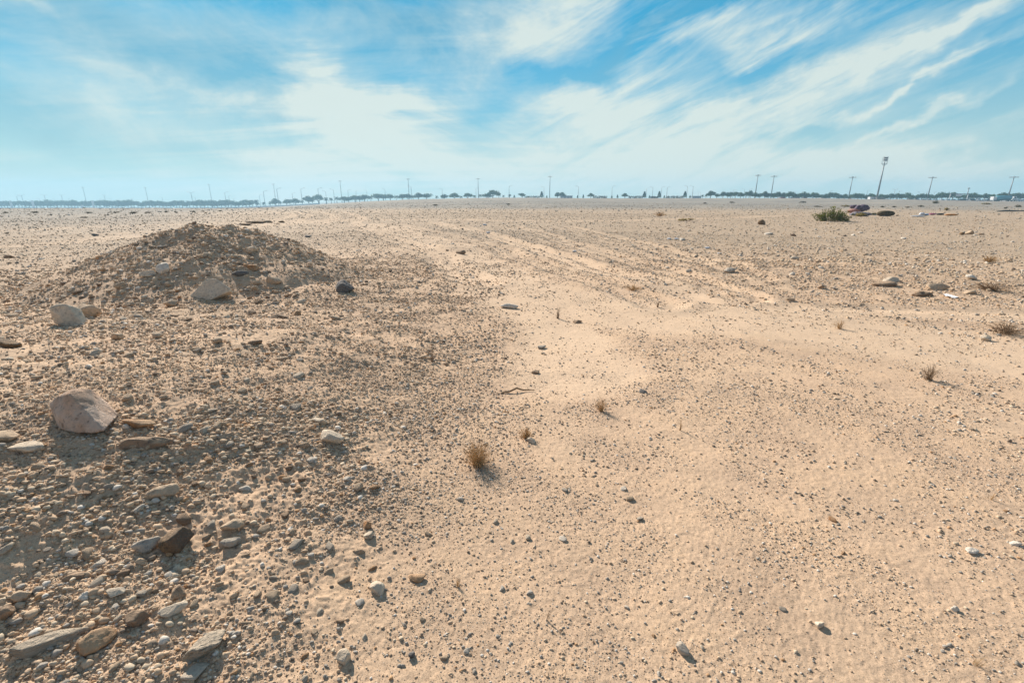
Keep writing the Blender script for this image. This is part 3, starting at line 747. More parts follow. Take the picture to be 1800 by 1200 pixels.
def shrub(u, v, W, Hh, mat, label, seed, n=700, leaf=.06, group=None, name='desert_shrub', cat='shrub', D=None, lobes=7):
    p = ray(u, v)[0]; k = depth(p) / F; V, Fc = shrub_mesh(seed, n, leaf, lobes)
    V = V * np.array([W * k, (D or W * .7) * k, Hh * k]); V[:, 2] -= .03 * Hh * k
    mb = MB()
    root = empty(name, tuple(p)); tag(root, label, cat, group)
    f = link('foliage', fast_mesh('foliage', V, Fc), M[mat], root)
    r = np.random.default_rng(seed)
    for i in range(9):
        a = r.uniform(0, 6.28); mb.tube([(0, 0, -.02), (math.cos(a) * W * k * .15, math.sin(a) * W * k * .1, Hh * k * .35), (math.cos(a) * W * k * .32, math.sin(a) * W * k * .22, Hh * k * .6)], [.5 * k, .35 * k, .15 * k], 4, False)
    mb.build('stem', M['twig'], root)
    return root
def leafy_bush(u, v, W, Hh, label, seed, stems=60, leaves=34):
    p = ray(u, v)[0]; k = depth(p) / F; r = np.random.default_rng(seed); root = empty('leafy_bush', tuple(p)); tag(root, label, 'bush')
    Vs = []; st = MB()
    for i in range(stems):
        bx = r.uniform(-.34, .34); by = r.uniform(-.2, .2); hh = Hh * (1 - 1.5 * abs(bx - .02)) * r.uniform(.65, 1.15)
        b0 = np.array([bx * W, by * W, 0]) * k; tip = np.array([bx * W * 1.45 + r.normal() * 2.5, by * W * 1.4, hh]) * k
        st.tube([tuple(b0), tuple((b0 + tip) / 2 + r.normal(size=3) * .5 * k), tuple(tip)], [.4 * k, .3 * k, .12 * k], 4, False)
        t = r.uniform(.12, 1.05, leaves)[:, None]; c = b0 + (tip - b0) * t + r.normal(size=(leaves, 3)) * k * 1.1; c[:, 2] = np.abs(c[:, 2])
        d = r.normal(size=(leaves, 3)) * .7 + np.array([0, 0, 1.1]); d /= np.linalg.norm(d, axis=1)[:, None]
        q = np.cross(d, r.normal(size=(leaves, 3))); q /= np.linalg.norm(q, axis=1)[:, None]
        L = 1.5 * k * r.uniform(.7, 1.3, (leaves, 1))
        Vs.append(np.stack([c - d * L, c + q * L * .35, c + d * L, c - q * L * .35], 1).reshape(-1, 3))
    V = np.concatenate(Vs); link('foliage', fast_mesh('foliage', V, np.arange(len(V)).reshape(-1, 4)), M['scrubg'], root); st.build('stem', M['twig'], root)
leafy_bush(1459, 389, 56, 23, 'bright green leafy bush beside the discarded blankets', 201)
shrub(1486, 389, 22, 6, 'scrubg', 'low green sprawl at the right foot of the leafy bush', 202, 260, .09)
G = 'low scrub clumps dotted over the far plain'
SC = [(1411, 356.5, 16, 3, 'scrubo', 'dark scrub clump above the green bush by the treeline'), (1436, 364.5, 18, 3, 'scrubo', 'flat dark scrub directly beyond the green bush'),
      (1484, 364, 22, 4, 'scruby', 'yellow green scrub strip behind the blanket heap'), (1524, 365, 10, 3, 'scrubo', 'small dark scrub right behind the blanket heap'),
      (1551, 365, 9, 3, 'scrubo', 'small dark scrub beyond the brown tarpaulin'), (1571, 365, 10, 3, 'scrubo', 'faint scrub right of the one beyond the tarpaulin'),
      (1594, 365.5, 12, 3, 'scrubo', 'flat scrub above the left end of the litter'), (1618, 364, 10, 4, 'scrubo', 'taller scrub above the white litter'),
      (1645, 357.5, 17, 6, 'scrubo', 'rounded olive scrub just below the parked cars'), (1664, 370, 13, 6, 'scruby', 'yellow scrub tuft above the orange cloth'),
      (1733, 359.5, 15, 4, 'scruby', 'yellowish scrub below the blue tanker'), (1768, 367, 8, 4, 'scrubo', 'brown scrub beyond the black pipe'),
      (1789, 365, 13, 6, 'scrubo', 'dark olive scrub at the right edge'), (1513, 381, 20, 9, 'scruby', 'pale yellow scrub in front of the blanket heap'),
      (1537, 378, 18, 5, 'scruby', 'pale yellow scrub between the blankets and the tarpaulin'), (1209, 389, 34, 6, 'scruby', 'tan yellow scrub spread beside the far track'),
      (1286, 356.5, 12, 3, 'scrubo', 'dark scrub clump on the crest right of centre'), (1239, 358, 8, 3, 'scrubo', 'brown scrub clump on the crest near centre'),
      (60, 375, 16, 3.5, 'scrubo', 'brown scrub clump below the treeline near the left edge'), (10, 375, 12, 3, 'scrubo', 'brown scrub clump at the very left edge'),
      (90, 378.5, 9, 2.5, 'scrubo', 'tiny scrub clump second from the left'), (150, 383.5, 14, 3, 'scrubo', 'lone scrub clump nearer than the left row'),
      (155, 375, 14, 3.5, 'scrubo', 'brown scrub clump in the row below the first mast'), (203, 375, 16, 3.5, 'scrubo', 'long brown scrub clump right of the first mast'),
      (236, 375, 20, 3.5, 'scrubo', 'widest brown scrub clump below the second mast'), (262, 374.5, 14, 3, 'scrubo', 'brown scrub clump right of the second mast'),
      (292, 373.5, 12, 3, 'scrubo', 'brown scrub clump halfway between second and third mast'), (310, 374, 8, 2.5, 'scrubo', 'small scrub clump left of the third mast'),
      (340, 373, 10, 3, 'scrubo', 'small scrub clump below left of the third mast'), (357, 372.5, 7, 2.5, 'scrubo', 'tiny scrub clump under the third mast'),
      (388, 372, 7, 3, 'scrubo', 'small dark scrub right of the third mast'), (13, 410.5, 10, 3, 'scrubo', 'dark scrub clump nearer on the left plain'),
      (765, 361.5, 16, 3, 'scrubo', 'flat grey scrub on the bank left of centre'), (894, 359.5, 8, 2.5, 'scrubo', 'tiny scrub on the bank near centre')]
for i, (u, v, W, Hh, mt, lb) in enumerate(SC): shrub(u, v, W, Hh, mt, lb, 220 + i, 160, .11, G, D=W * .8, lobes=5)
# dark low rubble heap on the left plain
hero('rubble_heap', 455, 393, 46, 26, 7, 0, 'dark', 260, 'low dark earth heap on the plain behind the mound', cat='heap', phrase='the dark earth heap', rough=.16, planes=6)
hero('rubble_heap', 432, 395, 22, 14, 4, 0, 'brown', 261, 'smaller brown earth heap left of the dark earth heap', cat='heap', phrase='the small brown heap', rough=.16, planes=6)

# ------------------------------------------------------------------ rubbish on the right plain
def cloth_mat(name, c, var=.35): return simple(name, c, .9, var, 6)
M['purple'] = cloth_mat('grey_purple_cloth', (.15, .12, .16)); M['greycloth'] = cloth_mat('grey_cloth', (.26, .24, .27)); M['redcloth'] = cloth_mat('faded_red_cloth', (.42, .20, .16))
M['tarp'] = cloth_mat('brown_tarpaulin', (.10, .075, .04)); M['whitebag'] = cloth_mat('white_plastic', (.70, .73, .78), .12)
M['pink'] = cloth_mat('pink_cloth', (.60, .22, .32)); M['orangecl'] = cloth_mat('orange_cloth', (.60, .27, .08)); M['black'] = cloth_mat('black_cloth', (.04, .04, .045)); M['bluebag'] = cloth_mat('pale_blue_plastic', (.42, .55, .72), .15)
M['pipe'] = simple('dark_pipe', (.07, .09, .09), .6); M['paper'] = simple('white_paper', (.74, .76, .80), .8, .05)
def bundle(name, u, v, L, D, Hh, mat, label, cat, seed, dz=0, yaw=0, rough=.34):
    p = ray(u, v)[0]; k = depth(p) / F
    V, Fc = ICO[4]; P = V.copy(); P = np.sign(P) * np.abs(P) ** .9
    P = P * (1 + rough * fbm3(P * 2 + seed, 3, seed)[:, None] + rough * .8 * (1 - 2 * np.abs(fbm3(P * 3.5 + seed * 2, 2, seed + 5)))[:, None])
    P = norm_box(P) * np.array([L, D, Hh]) * k; P[:, 2] -= .06 * Hh * k
    o = link(name, fast_mesh(name, P, Fc, True), M[mat]); o.location = (p[0], p[1], p[2] + dz * k); o.rotation_euler = (0, 0, yaw)
    tag(o, label, cat); return o
bundle('mattress', 1512, 380, 38, 20, 8, 'greycloth', 'flattened grey mattress at the bottom of the discarded heap', 'mattress', 1)
bundle('blanket_bundle', 1500, 378, 22, 16, 8, 'redcloth', 'faded red and white folded cloth at the left of the heap', 'blanket', 2, 3)
bundle('blanket_bundle', 1513, 378, 27, 16, 13, 'purple', 'dark purple grey blanket bundle on top of the heap', 'blanket', 3, 6)
bundle('blanket_bundle', 1498, 377, 13, 12, 7, 'purple', 'small dark blanket roll at the upper left of the heap', 'blanket', 4, 10)
bundle('tarpaulin', 1556, 380, 30, 16, 10, 'tarp', 'low dark brown domed tarpaulin right of the discarded blankets', 'tarpaulin', 5, rough=.06)
bundle('plastic_bag', 1613, 381, 26, 8, 2.5, 'whitebag', 'flat white plastic sheet at the left end of the litter', 'plastic bag', 6)
bundle('plastic_bag', 1620, 379, 9, 8, 6, 'whitebag', 'puffed white plastic bag in the litter line', 'plastic bag', 7)
bundle('plastic_bag', 1628, 379, 8, 6, 4, 'bluebag', 'pale blue plastic bag touching the puffed white one', 'plastic bag', 8)
bundle('cloth_scrap', 1639, 378, 14, 7, 3.5, 'pink', 'crumpled pink cloth in the litter line', 'cloth', 9)
bundle('cloth_scrap', 1652, 378, 14, 7, 3.5, 'black', 'crumpled black cloth between pink and orange litter', 'cloth', 10)
bundle('cloth_scrap', 1671, 379, 24, 8, 3.5, 'orangecl', 'long orange cloth at the right end of the litter', 'cloth', 11)
mb = MB(); p = ray(1780, 372)[0]; k = depth(p) / F
mb.tube([(-28 * k, 0, .0), (-10 * k, .3, .12), (10 * k, 0, .08), (48 * k, -.3, .12)], 1.2 * k, 8)
o = mb.build('pipe', M['pipe'], smooth=True); o.location = tuple(p); tag(o, 'long dark pipe lying on the plain at the right edge', 'pipe')
# sheet of paper and small white scraps
def scrap(u, v, w, d, label, yaw, mat='paper', name='paper_scrap'):
    p = ray(u, v)[0]; k = depth(p) / F; mb = MB(); n = 7; r = np.random.default_rng(int(u))
    g = [[(((i / n) - .5) * w * k, ((j / n) - .5) * d * k, (.012 * math.sin(i * 1.1 + j * .6) + r.uniform(0, .004) + .012) * min(1, w * k * 6)) for j in range(n + 1)] for i in range(n + 1)]
    V = [q for row in g for q in row]; t = .0015
    Fs = [(i * (n + 1) + j, (i + 1) * (n + 1) + j, (i + 1) * (n + 1) + j + 1, i * (n + 1) + j + 1) for i in range(n) for j in range(n)]
    mb.add(V, Fs); mb.add([(a, b, c - t) for a, b, c in V], [f[::-1] for f in Fs])
    o = mb.build(name, M[mat]); o.location = (p[0], p[1], p[2] + .01); o.rotation_euler = (0, R_(4), R_(yaw)); tag(o, label, 'paper'); return o
scrap(1668, 523, 17, 26, 'white sheet of paper lying in front of the pale tan rock', -28)
for i, (u, v, lb) in enumerate([(1176, 421, 'left of two white plastic scraps on the centre plain'), (1189, 421, 'right of two white plastic scraps on the centre plain'), (1243, 438, 'wide white scrap on the plain right of the twin scraps'),
                  (1265, 446, 'thin white scrap below the wide one on the plain'), (858, 410, 'single white scrap far out behind the mound'), (1010, 442, 'faint white scrap in the centre plain'), (852, 396, 'tiny white scrap beside the far track')]):
    bundle('plastic_scrap', u, v, 8 + 3 * (i in (2,)), 6, 3, 'whitebag', lb, 'plastic scrap', 30 + i)

# ------------------------------------------------------------------ far treeline, masts, vehicles
def P_at(u, D, base_v=None):
    """ground point at distance D (depth along +Y) under photo column u near the horizon"""
    X = (u - 900) / F * (D * CP + 1.65 * SP)
    return (X, D, float(H(np.array([X]), np.array([float(D)]))[0]))
M['bark'] = simple('tree_bark', (.16, .12, .08)); M['steel'] = simple('galvanised_steel', (.25, .25, .25), .5, .1, 1, .3); M['lampgl'] = simple('lamp_glass', (.5, .52, .52), .3, .05)
M['treeg'] = mat_leaf('tree_leaves', (.06, .12, .03), (.13, .19, .05), .1, .6); M['treed'] = mat_leaf('dark_tree_leaves', (.045, .09, .028), (.09, .135, .045), .1, .6)
M['palm'] = mat_leaf('palm_leaves', (.05, .085, .03), (.09, .12, .045), .1, .6)
def tree_proto(kind, seed):
    r = np.random.default_rng(seed); root = empty('palm_tree' if kind == 'palm' else ('conical_tree' if kind == 'cone' else 'broadleaf_tree'), (0, 0, 0))
    tb = MB()
    if kind == 'palm':
        tb.tube([(0, 0, -.3), (.1, 0, 2.2), (.05, 0, 4.6)], [.28, .22, .2], 7)
        cb = MB()
        for i in range(26):
            a = i * 2.4; el = r.uniform(-.5, 1.1); L = r.uniform(1.9, 2.6); pr = None
            ca, sa = math.cos(a), math.sin(a)
            for t in np.linspace(0, 1, 6):
                rr = L * t * math.cos(el * (1 - .3 * t)); zz = 4.6 + L * t * math.sin(el) - 1.3 * t * t; w = .34 * math.sin(math.pi * min(1, t * .9 + .1)) + .03
                q = ((rr * ca - w * sa, rr * sa + w * ca, zz - .12), (rr * ca, rr * sa, zz + .05), (rr * ca + w * sa, rr * sa - w * ca, zz - .12))
                if pr: cb.add([*pr, *q], [(0, 1, 4, 3), (1, 2, 5, 4)])
                pr = q
        cb.build('crown', M['palm'], root)
    elif kind == 'cone':
        tb.tube([(0, 0, -.3), (0, 0, 2.5)], [.2, .12], 7)
        n = 700; z = r.random(n) ** .8; a = r.uniform(0, 6.28, n); rad = (1.75 * (1 - z) ** .6 * np.minimum(1, z * 6 + .3)) * r.uniform(.6, 1.1, n)
        Pp = np.stack([rad * np.cos(a), rad * np.sin(a), 1.0 + z * 5.2], 1)
        d = r.normal(size=(n, 3)); d /= np.linalg.norm(d, axis=1)[:, None]; b = np.cross(d, r.normal(size=(n, 3))); b /= np.linalg.norm(b, axis=1)[:, None]
        V = np.stack([Pp - d * .3, Pp + b * .2, Pp + d * .3, Pp - b * .2], 1).reshape(-1, 3)
        kid(root, link('crown', fast_mesh('crown', V, np.arange(n * 4).reshape(n, 4)), M['treed'], root))
    else:
        tb.tube([(0, 0, -.3), (.1, .05, 1.0), (0, 0, 2.0)], [.22, .17, .14], 7)
        tips = []
        for i in range(6):
            a = i * 1.05 + r.uniform(-.3, .3); q = (math.cos(a) * r.uniform(.9, 1.8), math.sin(a) * r.uniform(.9, 1.8), r.uniform(2.6, 4.0))
            tb.tube([(0, 0, 1.5), (q[0] * .5, q[1] * .5, (1.5 + q[2]) / 2), q], [.11, .07, .03], 5, False); tips.append(q)
        tips += [(0, 0, 4.2), (.4, .2, 3.6)]
        tips = np.array(tips); n = 900; i = r.integers(0, len(tips), n); rs = r.uniform(.6, 1.25, len(tips))
        d = r.normal(size=(n, 3)); d /= np.linalg.norm(d, axis=1)[:, None]
        Pp = tips[i] + d * rs[i][:, None] * r.uniform(.4, 1.1, n)[:, None] * np.array([1.1, 1.1, .8]) * (1.25 if kind == 'wide' else 1)
        dd = r.normal(size=(n, 3)); dd /= np.linalg.norm(dd, axis=1)[:, None]; b = np.cross(dd, r.normal(size=(n, 3))); b /= np.linalg.norm(b, axis=1)[:, None]
        V = np.stack([Pp - dd * .28, Pp + b * .18, Pp + dd * .28, Pp - b * .18], 1).reshape(-1, 3)
        kid(root, link('crown', fast_mesh('crown', V, np.arange(n * 4).reshape(n, 4)), M['treeg'] if seed % 2 else M['treed'], root))
    tb.build('trunk', M['bark'], root, smooth=True)
    return root
def set_first(flag, proto, loc, rz, sc):
    if proto.name not in flag:
        flag.add(proto.name); proto.location = loc; proto.rotation_euler = (0, 0, rz); proto.scale = sc; return proto
    return dup(proto, loc, rz, sc)
protos = {'round': [tree_proto('round', 1), tree_proto('round', 2), tree_proto('round', 5)], 'wide': [tree_proto('wide', 3), tree_proto('wide', 4)], 'palm': [tree_proto('palm', 6)], 'cone': [tree_proto('cone', 8)]}
flag = set(); r2 = np.random.default_rng(31)
MAST_U = [151, 260, 372, 484.5, 601, 719.5, 841, 966, 1326, 1354, 1490.5, 1540, 1629, 1697, 1770]
ordn = ['first', 'second', 'third', 'fourth', 'fifth', 'sixth', 'seventh', 'eighth', 'ninth', 'tenth', 'eleventh', 'twelfth', 'thirteenth', 'fourteenth', 'fifteenth', 'sixteenth', 'seventeenth', 'eighteenth', 'nineteenth', 'twentieth']
trees = []  # (u, D, kind, height m)
WD0, WD1 = 790.0, 660.0
def wall_D(u):
    x0, y0, _ = P_at(-20, WD0); x1, y1, _ = P_at(560, WD1); m = (y1 - y0) / (x1 - x0); a = (u - 900) / F * CP
    return (y0 - m * x0) / (1 - m * a)
def dist_at(u): return float(np.interp(u, [0, 450, 900, 1300, 1800], [820, 760, 540, 400, 360]))
u = -6.0
while u < 452:
    kd = ['round', 'wide', 'wide', 'round', 'wide', 'palm'][r2.integers(6)]
    hp = r2.uniform(10, 14) if kd != 'palm' else 14
    if 228 < u < 246: kd, hp = 'palm', 13
    trees.append((u, dist_at(u) + r2.uniform(-14, 20), kd, hp)); u += r2.uniform(4.6, 7.4)
for u, kd, hp in [(452, 'palm', 8), (463, 'palm', 8), (474, 'palm', 8), (483, 'round', 11), (492, 'palm', 8), (503, 'wide', 9), (509, 'palm', 10), (519, 'wide', 10), (531, 'palm', 8), (542, 'round', 12), (549, 'palm', 9), (560, 'round', 13), (573, 'palm', 10), (582, 'palm', 9), (592, 'palm', 10),
                  (605, 'wide', 9), (613, 'wide', 8), (624, 'round', 10), (632, 'wide', 9), (641, 'wide', 10), (652, 'palm', 8), (665, 'wide', 10), (674, 'wide', 9), (686, 'wide', 9), (697, 'palm', 8), (708, 'wide', 9), (717, 'wide', 9), (727, 'palm', 8), (736, 'round', 10), (750, 'wide', 9),
                  (768, 'palm', 7), (781, 'round', 8), (799, 'round', 10), (811, 'palm', 6), (822, 'round', 9), (834, 'palm', 7), (844, 'palm', 8), (856, 'wide', 8), (866, 'round', 12), (877, 'palm', 9), (885, 'palm', 6), (896, 'palm', 7),
                  (904, 'cone', 6), (918, 'round', 9), (952, 'cone', 11), (961, 'cone', 5), (980, 'round', 10), (988, 'round', 10), (1015, 'cone', 5), (1025, 'cone', 6), (1038, 'round', 9), (1075, 'cone', 5), (1085, 'cone', 6), (1098, 'round', 9),
                  (1132, 'cone', 11), (1141, 'cone', 5), (1158, 'cone', 11), (1167, 'cone', 5), (1203, 'cone', 11), (1212, 'cone', 5), (1234, 'palm', 7), (1240, 'palm', 7), (1248, 'round', 12), (1259, 'round', 8)]:
    trees.append((u, dist_at(u) + r2.uniform(-8, 8), kd, hp))
u = 1270.0
while u < 1812:
    kd = ['round', 'wide', 'wide', 'round'][r2.integers(4)]
    trees.append((u, dist_at(u) + r2.uniform(-10, 14), kd, r2.uniform(10, 14.0) + (2 if abs(u - 1386) < 4 else 0))); u += r2.uniform(6.2, 10.5)
nat = {'round': 5.3, 'wide': 5.3, 'palm': 6.3, 'cone': 6.2}
cnt = {}
trees.sort()
for (u, D, kd, hp) in trees:
    loc = P_at(u, D)
    k = (D * CP) / F
    # height in photo pixels above the local ground horizon
    s = hp * 1.12 * k / nat[kd]; s *= 1.18 if 450 < u < 900 else 1.0; wx = 1.0 if (kd in ('cone', 'palm') or u > 1260) else (1.65 if 580 < u < 900 else 1.35)
    pr = protos[kd][r2.integers(len(protos[kd]))]
    o = set_first(flag, pr, loc, r2.uniform(0, 6.28), (s * wx,) * 2 + (s,))
    j = int(np.argmin([abs(u - m) for m in MAST_U])); side = 'right' if u > MAST_U[j] else 'left'
    key = (kd, j, side); cnt[key] = cnt.get(key, 0) + 1
    nm = {'round': 'rounded broadleaf tree', 'wide': 'wide spreading tree', 'palm': 'small palm tree', 'cone': 'dark conical tree'}[kd]
    o['_k'] = 1; del o['_k']
    trees_lbl = (nm, j, side, cnt[key]); o['label'] = f"{nm}, {ordn[min(cnt[key]-1,19)]} from left among those {side} of the {ordn[j]} tall mast"
    tag(o, None, 'tree', {'palm': 'palm trees along the far road', 'cone': 'conical trees on the far bank'}.get(kd, 'broadleaf trees along the far road'))

def hedge(u0, u1, hp, label, D=455):
    p0 = P_at(u0, D); p1 = P_at(u1, D); k = D * CP / F; r = np.random.default_rng(int(u0))
    L = p1[0] - p0[0]; n = int(260 * max(1, L / 12))
    Pp = np.stack([r.uniform(0, L, n), r.uniform(-1, 1, n), r.uniform(0, 1, n) * hp * k], 1)
    d = r.normal(size=(n, 3)); d /= np.linalg.norm(d, axis=1)[:, None]; b = np.cross(d, r.normal(size=(n, 3))); b /= np.linalg.norm(b, axis=1)[:, None]
    V = np.stack([Pp - d * .45, Pp + b * .35, Pp + d * .45, Pp - b * .35], 1).reshape(-1, 3)
    o = link('hedge', fast_mesh('hedge', V, np.arange(n * 4).reshape(n, 4)), M['brownhedge']); o.location = (p0[0], D, min(p0[2], p1[2])); tag(o, label, 'hedge', 'clipped brownish hedges on the far bank')
M['brownhedge'] = mat_leaf('brown_hedge_leaves', (.13, .10, .06), (.20, .15, .09), .1, .5)
hedge(922, 949, 4.5, 'brown clipped hedge left of the eighth tall mast'); hedge(1042, 1067, 4.5, 'brown clipped hedge right of the paired conical trees in the centre')
hedge(1104, 1130, 4.5, 'long brown hedge left of the first tall cone tree'); hedge(1143, 1156, 4, 'shortest brown hedge between two dark conical trees'); hedge(1170, 1201, 4.5, 'longest brown hedge left of the last dark conical tree')

# --- high masts
def mast(u, u_top, hp, label, D, head='ring', flood=False):
    p = P_at(u, D); k = D * CP / F; h = hp * k
    root = empty('light_mast', p); tag(root, label, 'light mast', 'tall lighting masts along the far road')
    a = MB(); rb = .45 if not flood else .6
    a.tube([(0, 0, -.5), (0, 0, h * .5), (0, 0, h)], [rb, rb * .75, rb * .5], 10); a.build('pole', M['steel'], root, True)
    if not flood:
        a = MB(); n = 10; w = 1.6 if head == 'ring' else .5
        ring = [(math.cos(6.2832 * i / 14) * w, math.sin(6.2832 * i / 14) * w, h - .3) for i in range(15)]
        a.tube(ring, .22, 6, False)
        for i in range(4):
            t = i * math.pi / 2; a.tube([(0, 0, h - .1), (math.cos(t) * w, math.sin(t) * w, h - .3)], .08, 5)
        a.tube([(0, 0, h - .6), (0, 0, h + .3)], .38, 8); a.build('head_frame', M['steel'], root)
        if head == 'ring':
            for i in range(8):
                t = 6.2832 * i / 8; c, s = math.cos(t) * 2.2, math.sin(t) * 2.2
                a = MB(); a.tube([(c * .75, s * .75, h - .3), (c, s, h - .3), (c * 1.12, s * 1.12, h - .42)], [.15, .34, .28], 6); a.build('lamp', M['lampgl'], root)
    else:
        a = MB(); a.box(-1.6, 1.6, -.5, .5, h - 1.6, h - 1.4)
        for x in (-1.6, 1.6):
            for y in (-.5, .5): a.tube([(x, y, h - 1.5), (x * .8, y, h + 3)], .09, 5)
        a.tube([(0, 0, h - 2.6), (1.6, 0, h - 1.6)], .1, 5); a.tube([(0, 0, h - 2.6), (-1.6, 0, h - 1.6)], .1, 5)
        a.build('platform', M['steel'], root)
        for j in range(2):
            for i in range(2):
                a = MB(); x = -.6 + i * 1.2; z = h + .3 + j * 1.35
                a.box(x - .5, x + .5, -.65, .15, z, z + 1.1); a.tube([(x, .1, z + .5), (x, .6, z + .5)], .2, 6); a.build('floodlight', M['floodb'], root)
    return root
M['floodb'] = simple('floodlight_housing', (.22, .20, .19), .6)
MT = [(151, 143.5, 36, 1), (260, 254, 36, 1), (372, 366, 41, 1), (484.5, 480, 38, 1), (601, 598, 37, 1), (719.5, 718, 36, 1), (841, 840, 35, 1), (966, 966, 37, 1), (1326, 1334, 41, 1), (1354, 1360, 40, 1), (1490.5, 1497, 40, 1)]
for i, (u, ut, hp, _) in enumerate(MT): mast(u, ut, hp, f"tall slim light mast, {ordn[i]} from the left in the far row", dist_at(u) + 15)
mast(1540, 1551, 66, 'thick floodlight mast with a boxy head, tallest on the right', 330, flood=True)
mast(1629, 1638, 40, 'tall slim light mast right of the floodlight mast', 372); mast(1697, 1700, 22, 'short bare mast above the road gantry', 372, head='none'); mast(1770, 1782, 41, 'tall slim light mast beside the blue tanker', 365)

def street_proto(kind):
    root = empty('street_lamp', (0, 0, 0)); a = MB(); a.tube([(0, 0, -.3), (0, 0, 10)], [.2, .13], 7); a.build('pole', M['steel'], root, True)
    for s in ((-1, 1) if kind == 2 else (1,)):
        a = MB(); a.tube([(0, 0, 9.6), (s * .9, 0, 10.3), (s * 1.9, 0, 10.5)], .07, 5); a.build('arm', M['steel'], root, True)
        a = MB(); a.tube([(s * 1.8, 0, 10.5), (s * 2.3, 0, 10.55), (s * 2.8, 0, 10.48)], [.12, .22, .1], 6); a.build('lamp_head', M['lampgl'], root, True)
    return root
sp = {1: street_proto(1), 2: street_proto(2)}
SL = [(31, 22, 1), (40, 24, 2), (54, 16, 1), (70, 18, 1), (80, 24, 2), (96, 17, 1), (110, 24, 2), (121, 18, 1), (175, 17, 1), (185, 24, 2), (196, 17, 1), (209, 15, 1), (231, 18, 1), (286, 20, 1), (338, 28, 2), (344, 20, 1), (397, 28, 1), (403, 22, 1), (411, 17, 1),
      (457, 22, 1), (465, 28, 1), (489, 31, 1), (515, 22, 1), (531, 29, 1), (561, 28, 1), (574, 22, 1), (588, 24, 1), (613, 22, 1), (627, 20, 1), (646, 20, 1), (678, 21, 1), (724, 24, 1), (778, 20, 1), (837, 20, 1), (895, 22, 1), (956, 20, 1), (1016, 21, 1), (1075, 21, 1), (1135, 18, 1), (1146, 20, 1),
      (1161, 20, 1), (1171, 20, 1), (1206, 22, 1), (1216, 22, 1), (1226, 12, 1), (1230, 12, 1), (1287, 16, 1), (1306, 18, 1), (1315, 18, 1), (1393, 16, 1), (1457, 18, 1), (1521, 18, 1), (1569, 20, 2), (1577, 18, 1), (1612, 16, 1), (1625, 16, 1), (1639, 16, 1)]
cn = {}
for (u, hp, kd) in SL:
    D = dist_at(u) + 30; loc = P_at(u, D); s = hp * D * CP / F / 10.5
    o = set_first(flag, sp[kd], loc, 0.0 if kd == 2 else (0 if (int(u) % 2) else math.pi), (s, s, s))
    j = int(np.argmin([abs(u - m) for m in MAST_U])); side = 'right' if u > MAST_U[j] else 'left'; key = (kd, j, side); cn[key] = cn.get(key, 0) + 1
    tag(o, f"thin {'double armed' if kd == 2 else 'single armed'} street lamp, {ordn[cn[key]-1]} of those {side} of the {ordn[j]} tall mast", 'street lamp', 'street lamps along the far road')

# --- cars
paint = {c: simple(c + '_car_paint', v, .35, .04, 1, .0, .5) for c, v in {'white': (.78, .79, .80), 'silver': (.48, .49, .5), 'dark': (.05, .055, .07), 'red': (.35, .04, .05)}.items()}
M['glass'] = simple('car_glass', (.03, .04, .05), .1); M['tyre'] = simple('tyre_rubber', (.03, .03, .03), .9); M['hub'] = simple('wheel_rim', (.4, .4, .42), .4)
def car_proto(col, suv):
    root = empty('parked_car', (0, 0, 0)); W = .9; hz = 1.75 if suv else 1.45
    pr = [(-2.2, .3), (-2.25, .75), (-2.1, .95), (-1.3, 1.0), (1.5, 1.0), (2.15, .9), (2.25, .6), (2.2, .3)] if not suv else [(-2.3, .35), (-2.35, .9), (-2.2, 1.1), (-1.2, 1.15), (2.2, 1.15), (2.3, .9), (2.3, .35)]
    tp = [(-1.2, 1.0), (-.5, hz), (.8, hz), (1.6, 1.0)] if not suv else [(-1.15, 1.15), (-.5, hz), (1.9, hz), (2.2, 1.15)]
    def prism(mb, pts, w0, w1=None):
        n = len(pts); w1 = w1 or w0
        V = [(x, -(w0 if z < 1.2 else w1), z) for x, z in pts] + [(x, (w0 if z < 1.2 else w1), z) for x, z in pts]
        mb.add(V, [tuple(range(n)), tuple(range(2 * n - 1, n - 1, -1))] + [(i, i + n, (i + 1) % n + n, (i + 1) % n) for i in range(n)])
    b = MB(); prism(b, pr, W); prism(b, [(x * .9 + .05, z + .03 if z > 1.2 else z - .1) for x, z in tp], W * .86, W * .72); b.build('body', paint[col], root)
    g = MB(); prism(g, [(x, z - .04 if z > 1.2 else z + .02) for x, z in tp], W * .9, W * .76); g.build('windows', M['glass'], root)
    for x in (-1.4, 1.4):
        for y in (-.85, .85):
            w = MB(); w.tube([(x, y - .1, .33), (x, y + .1, .33)], .33, 12); wo = w.build('wheel', M['tyre'], root)
            h = MB(); h.tube([(x, y - .115, .33), (x, y + .115, .33)], .19, 8); h.build('rim', M['hub'], wo)
    return root
cp = {(c, s): car_proto(c, s) for c, s in (('white', 0), ('white', 1), ('silver', 0), ('dark', 1), ('red', 0))}
r3 = np.random.default_rng(77); cu = []
u = 1374.0
while u < 1800:
    if not (1522 < u < 1548 or 1742 < u < 1782): cu.append(u)
    u += r3.uniform(8.5, 16)
cl = [62, 74, 88, 103, 120, 133, 178, 188, 200, 214, 247, 262, 300, 318, 344, 362, 392, 424, 440, 512, 545]
kk = {}
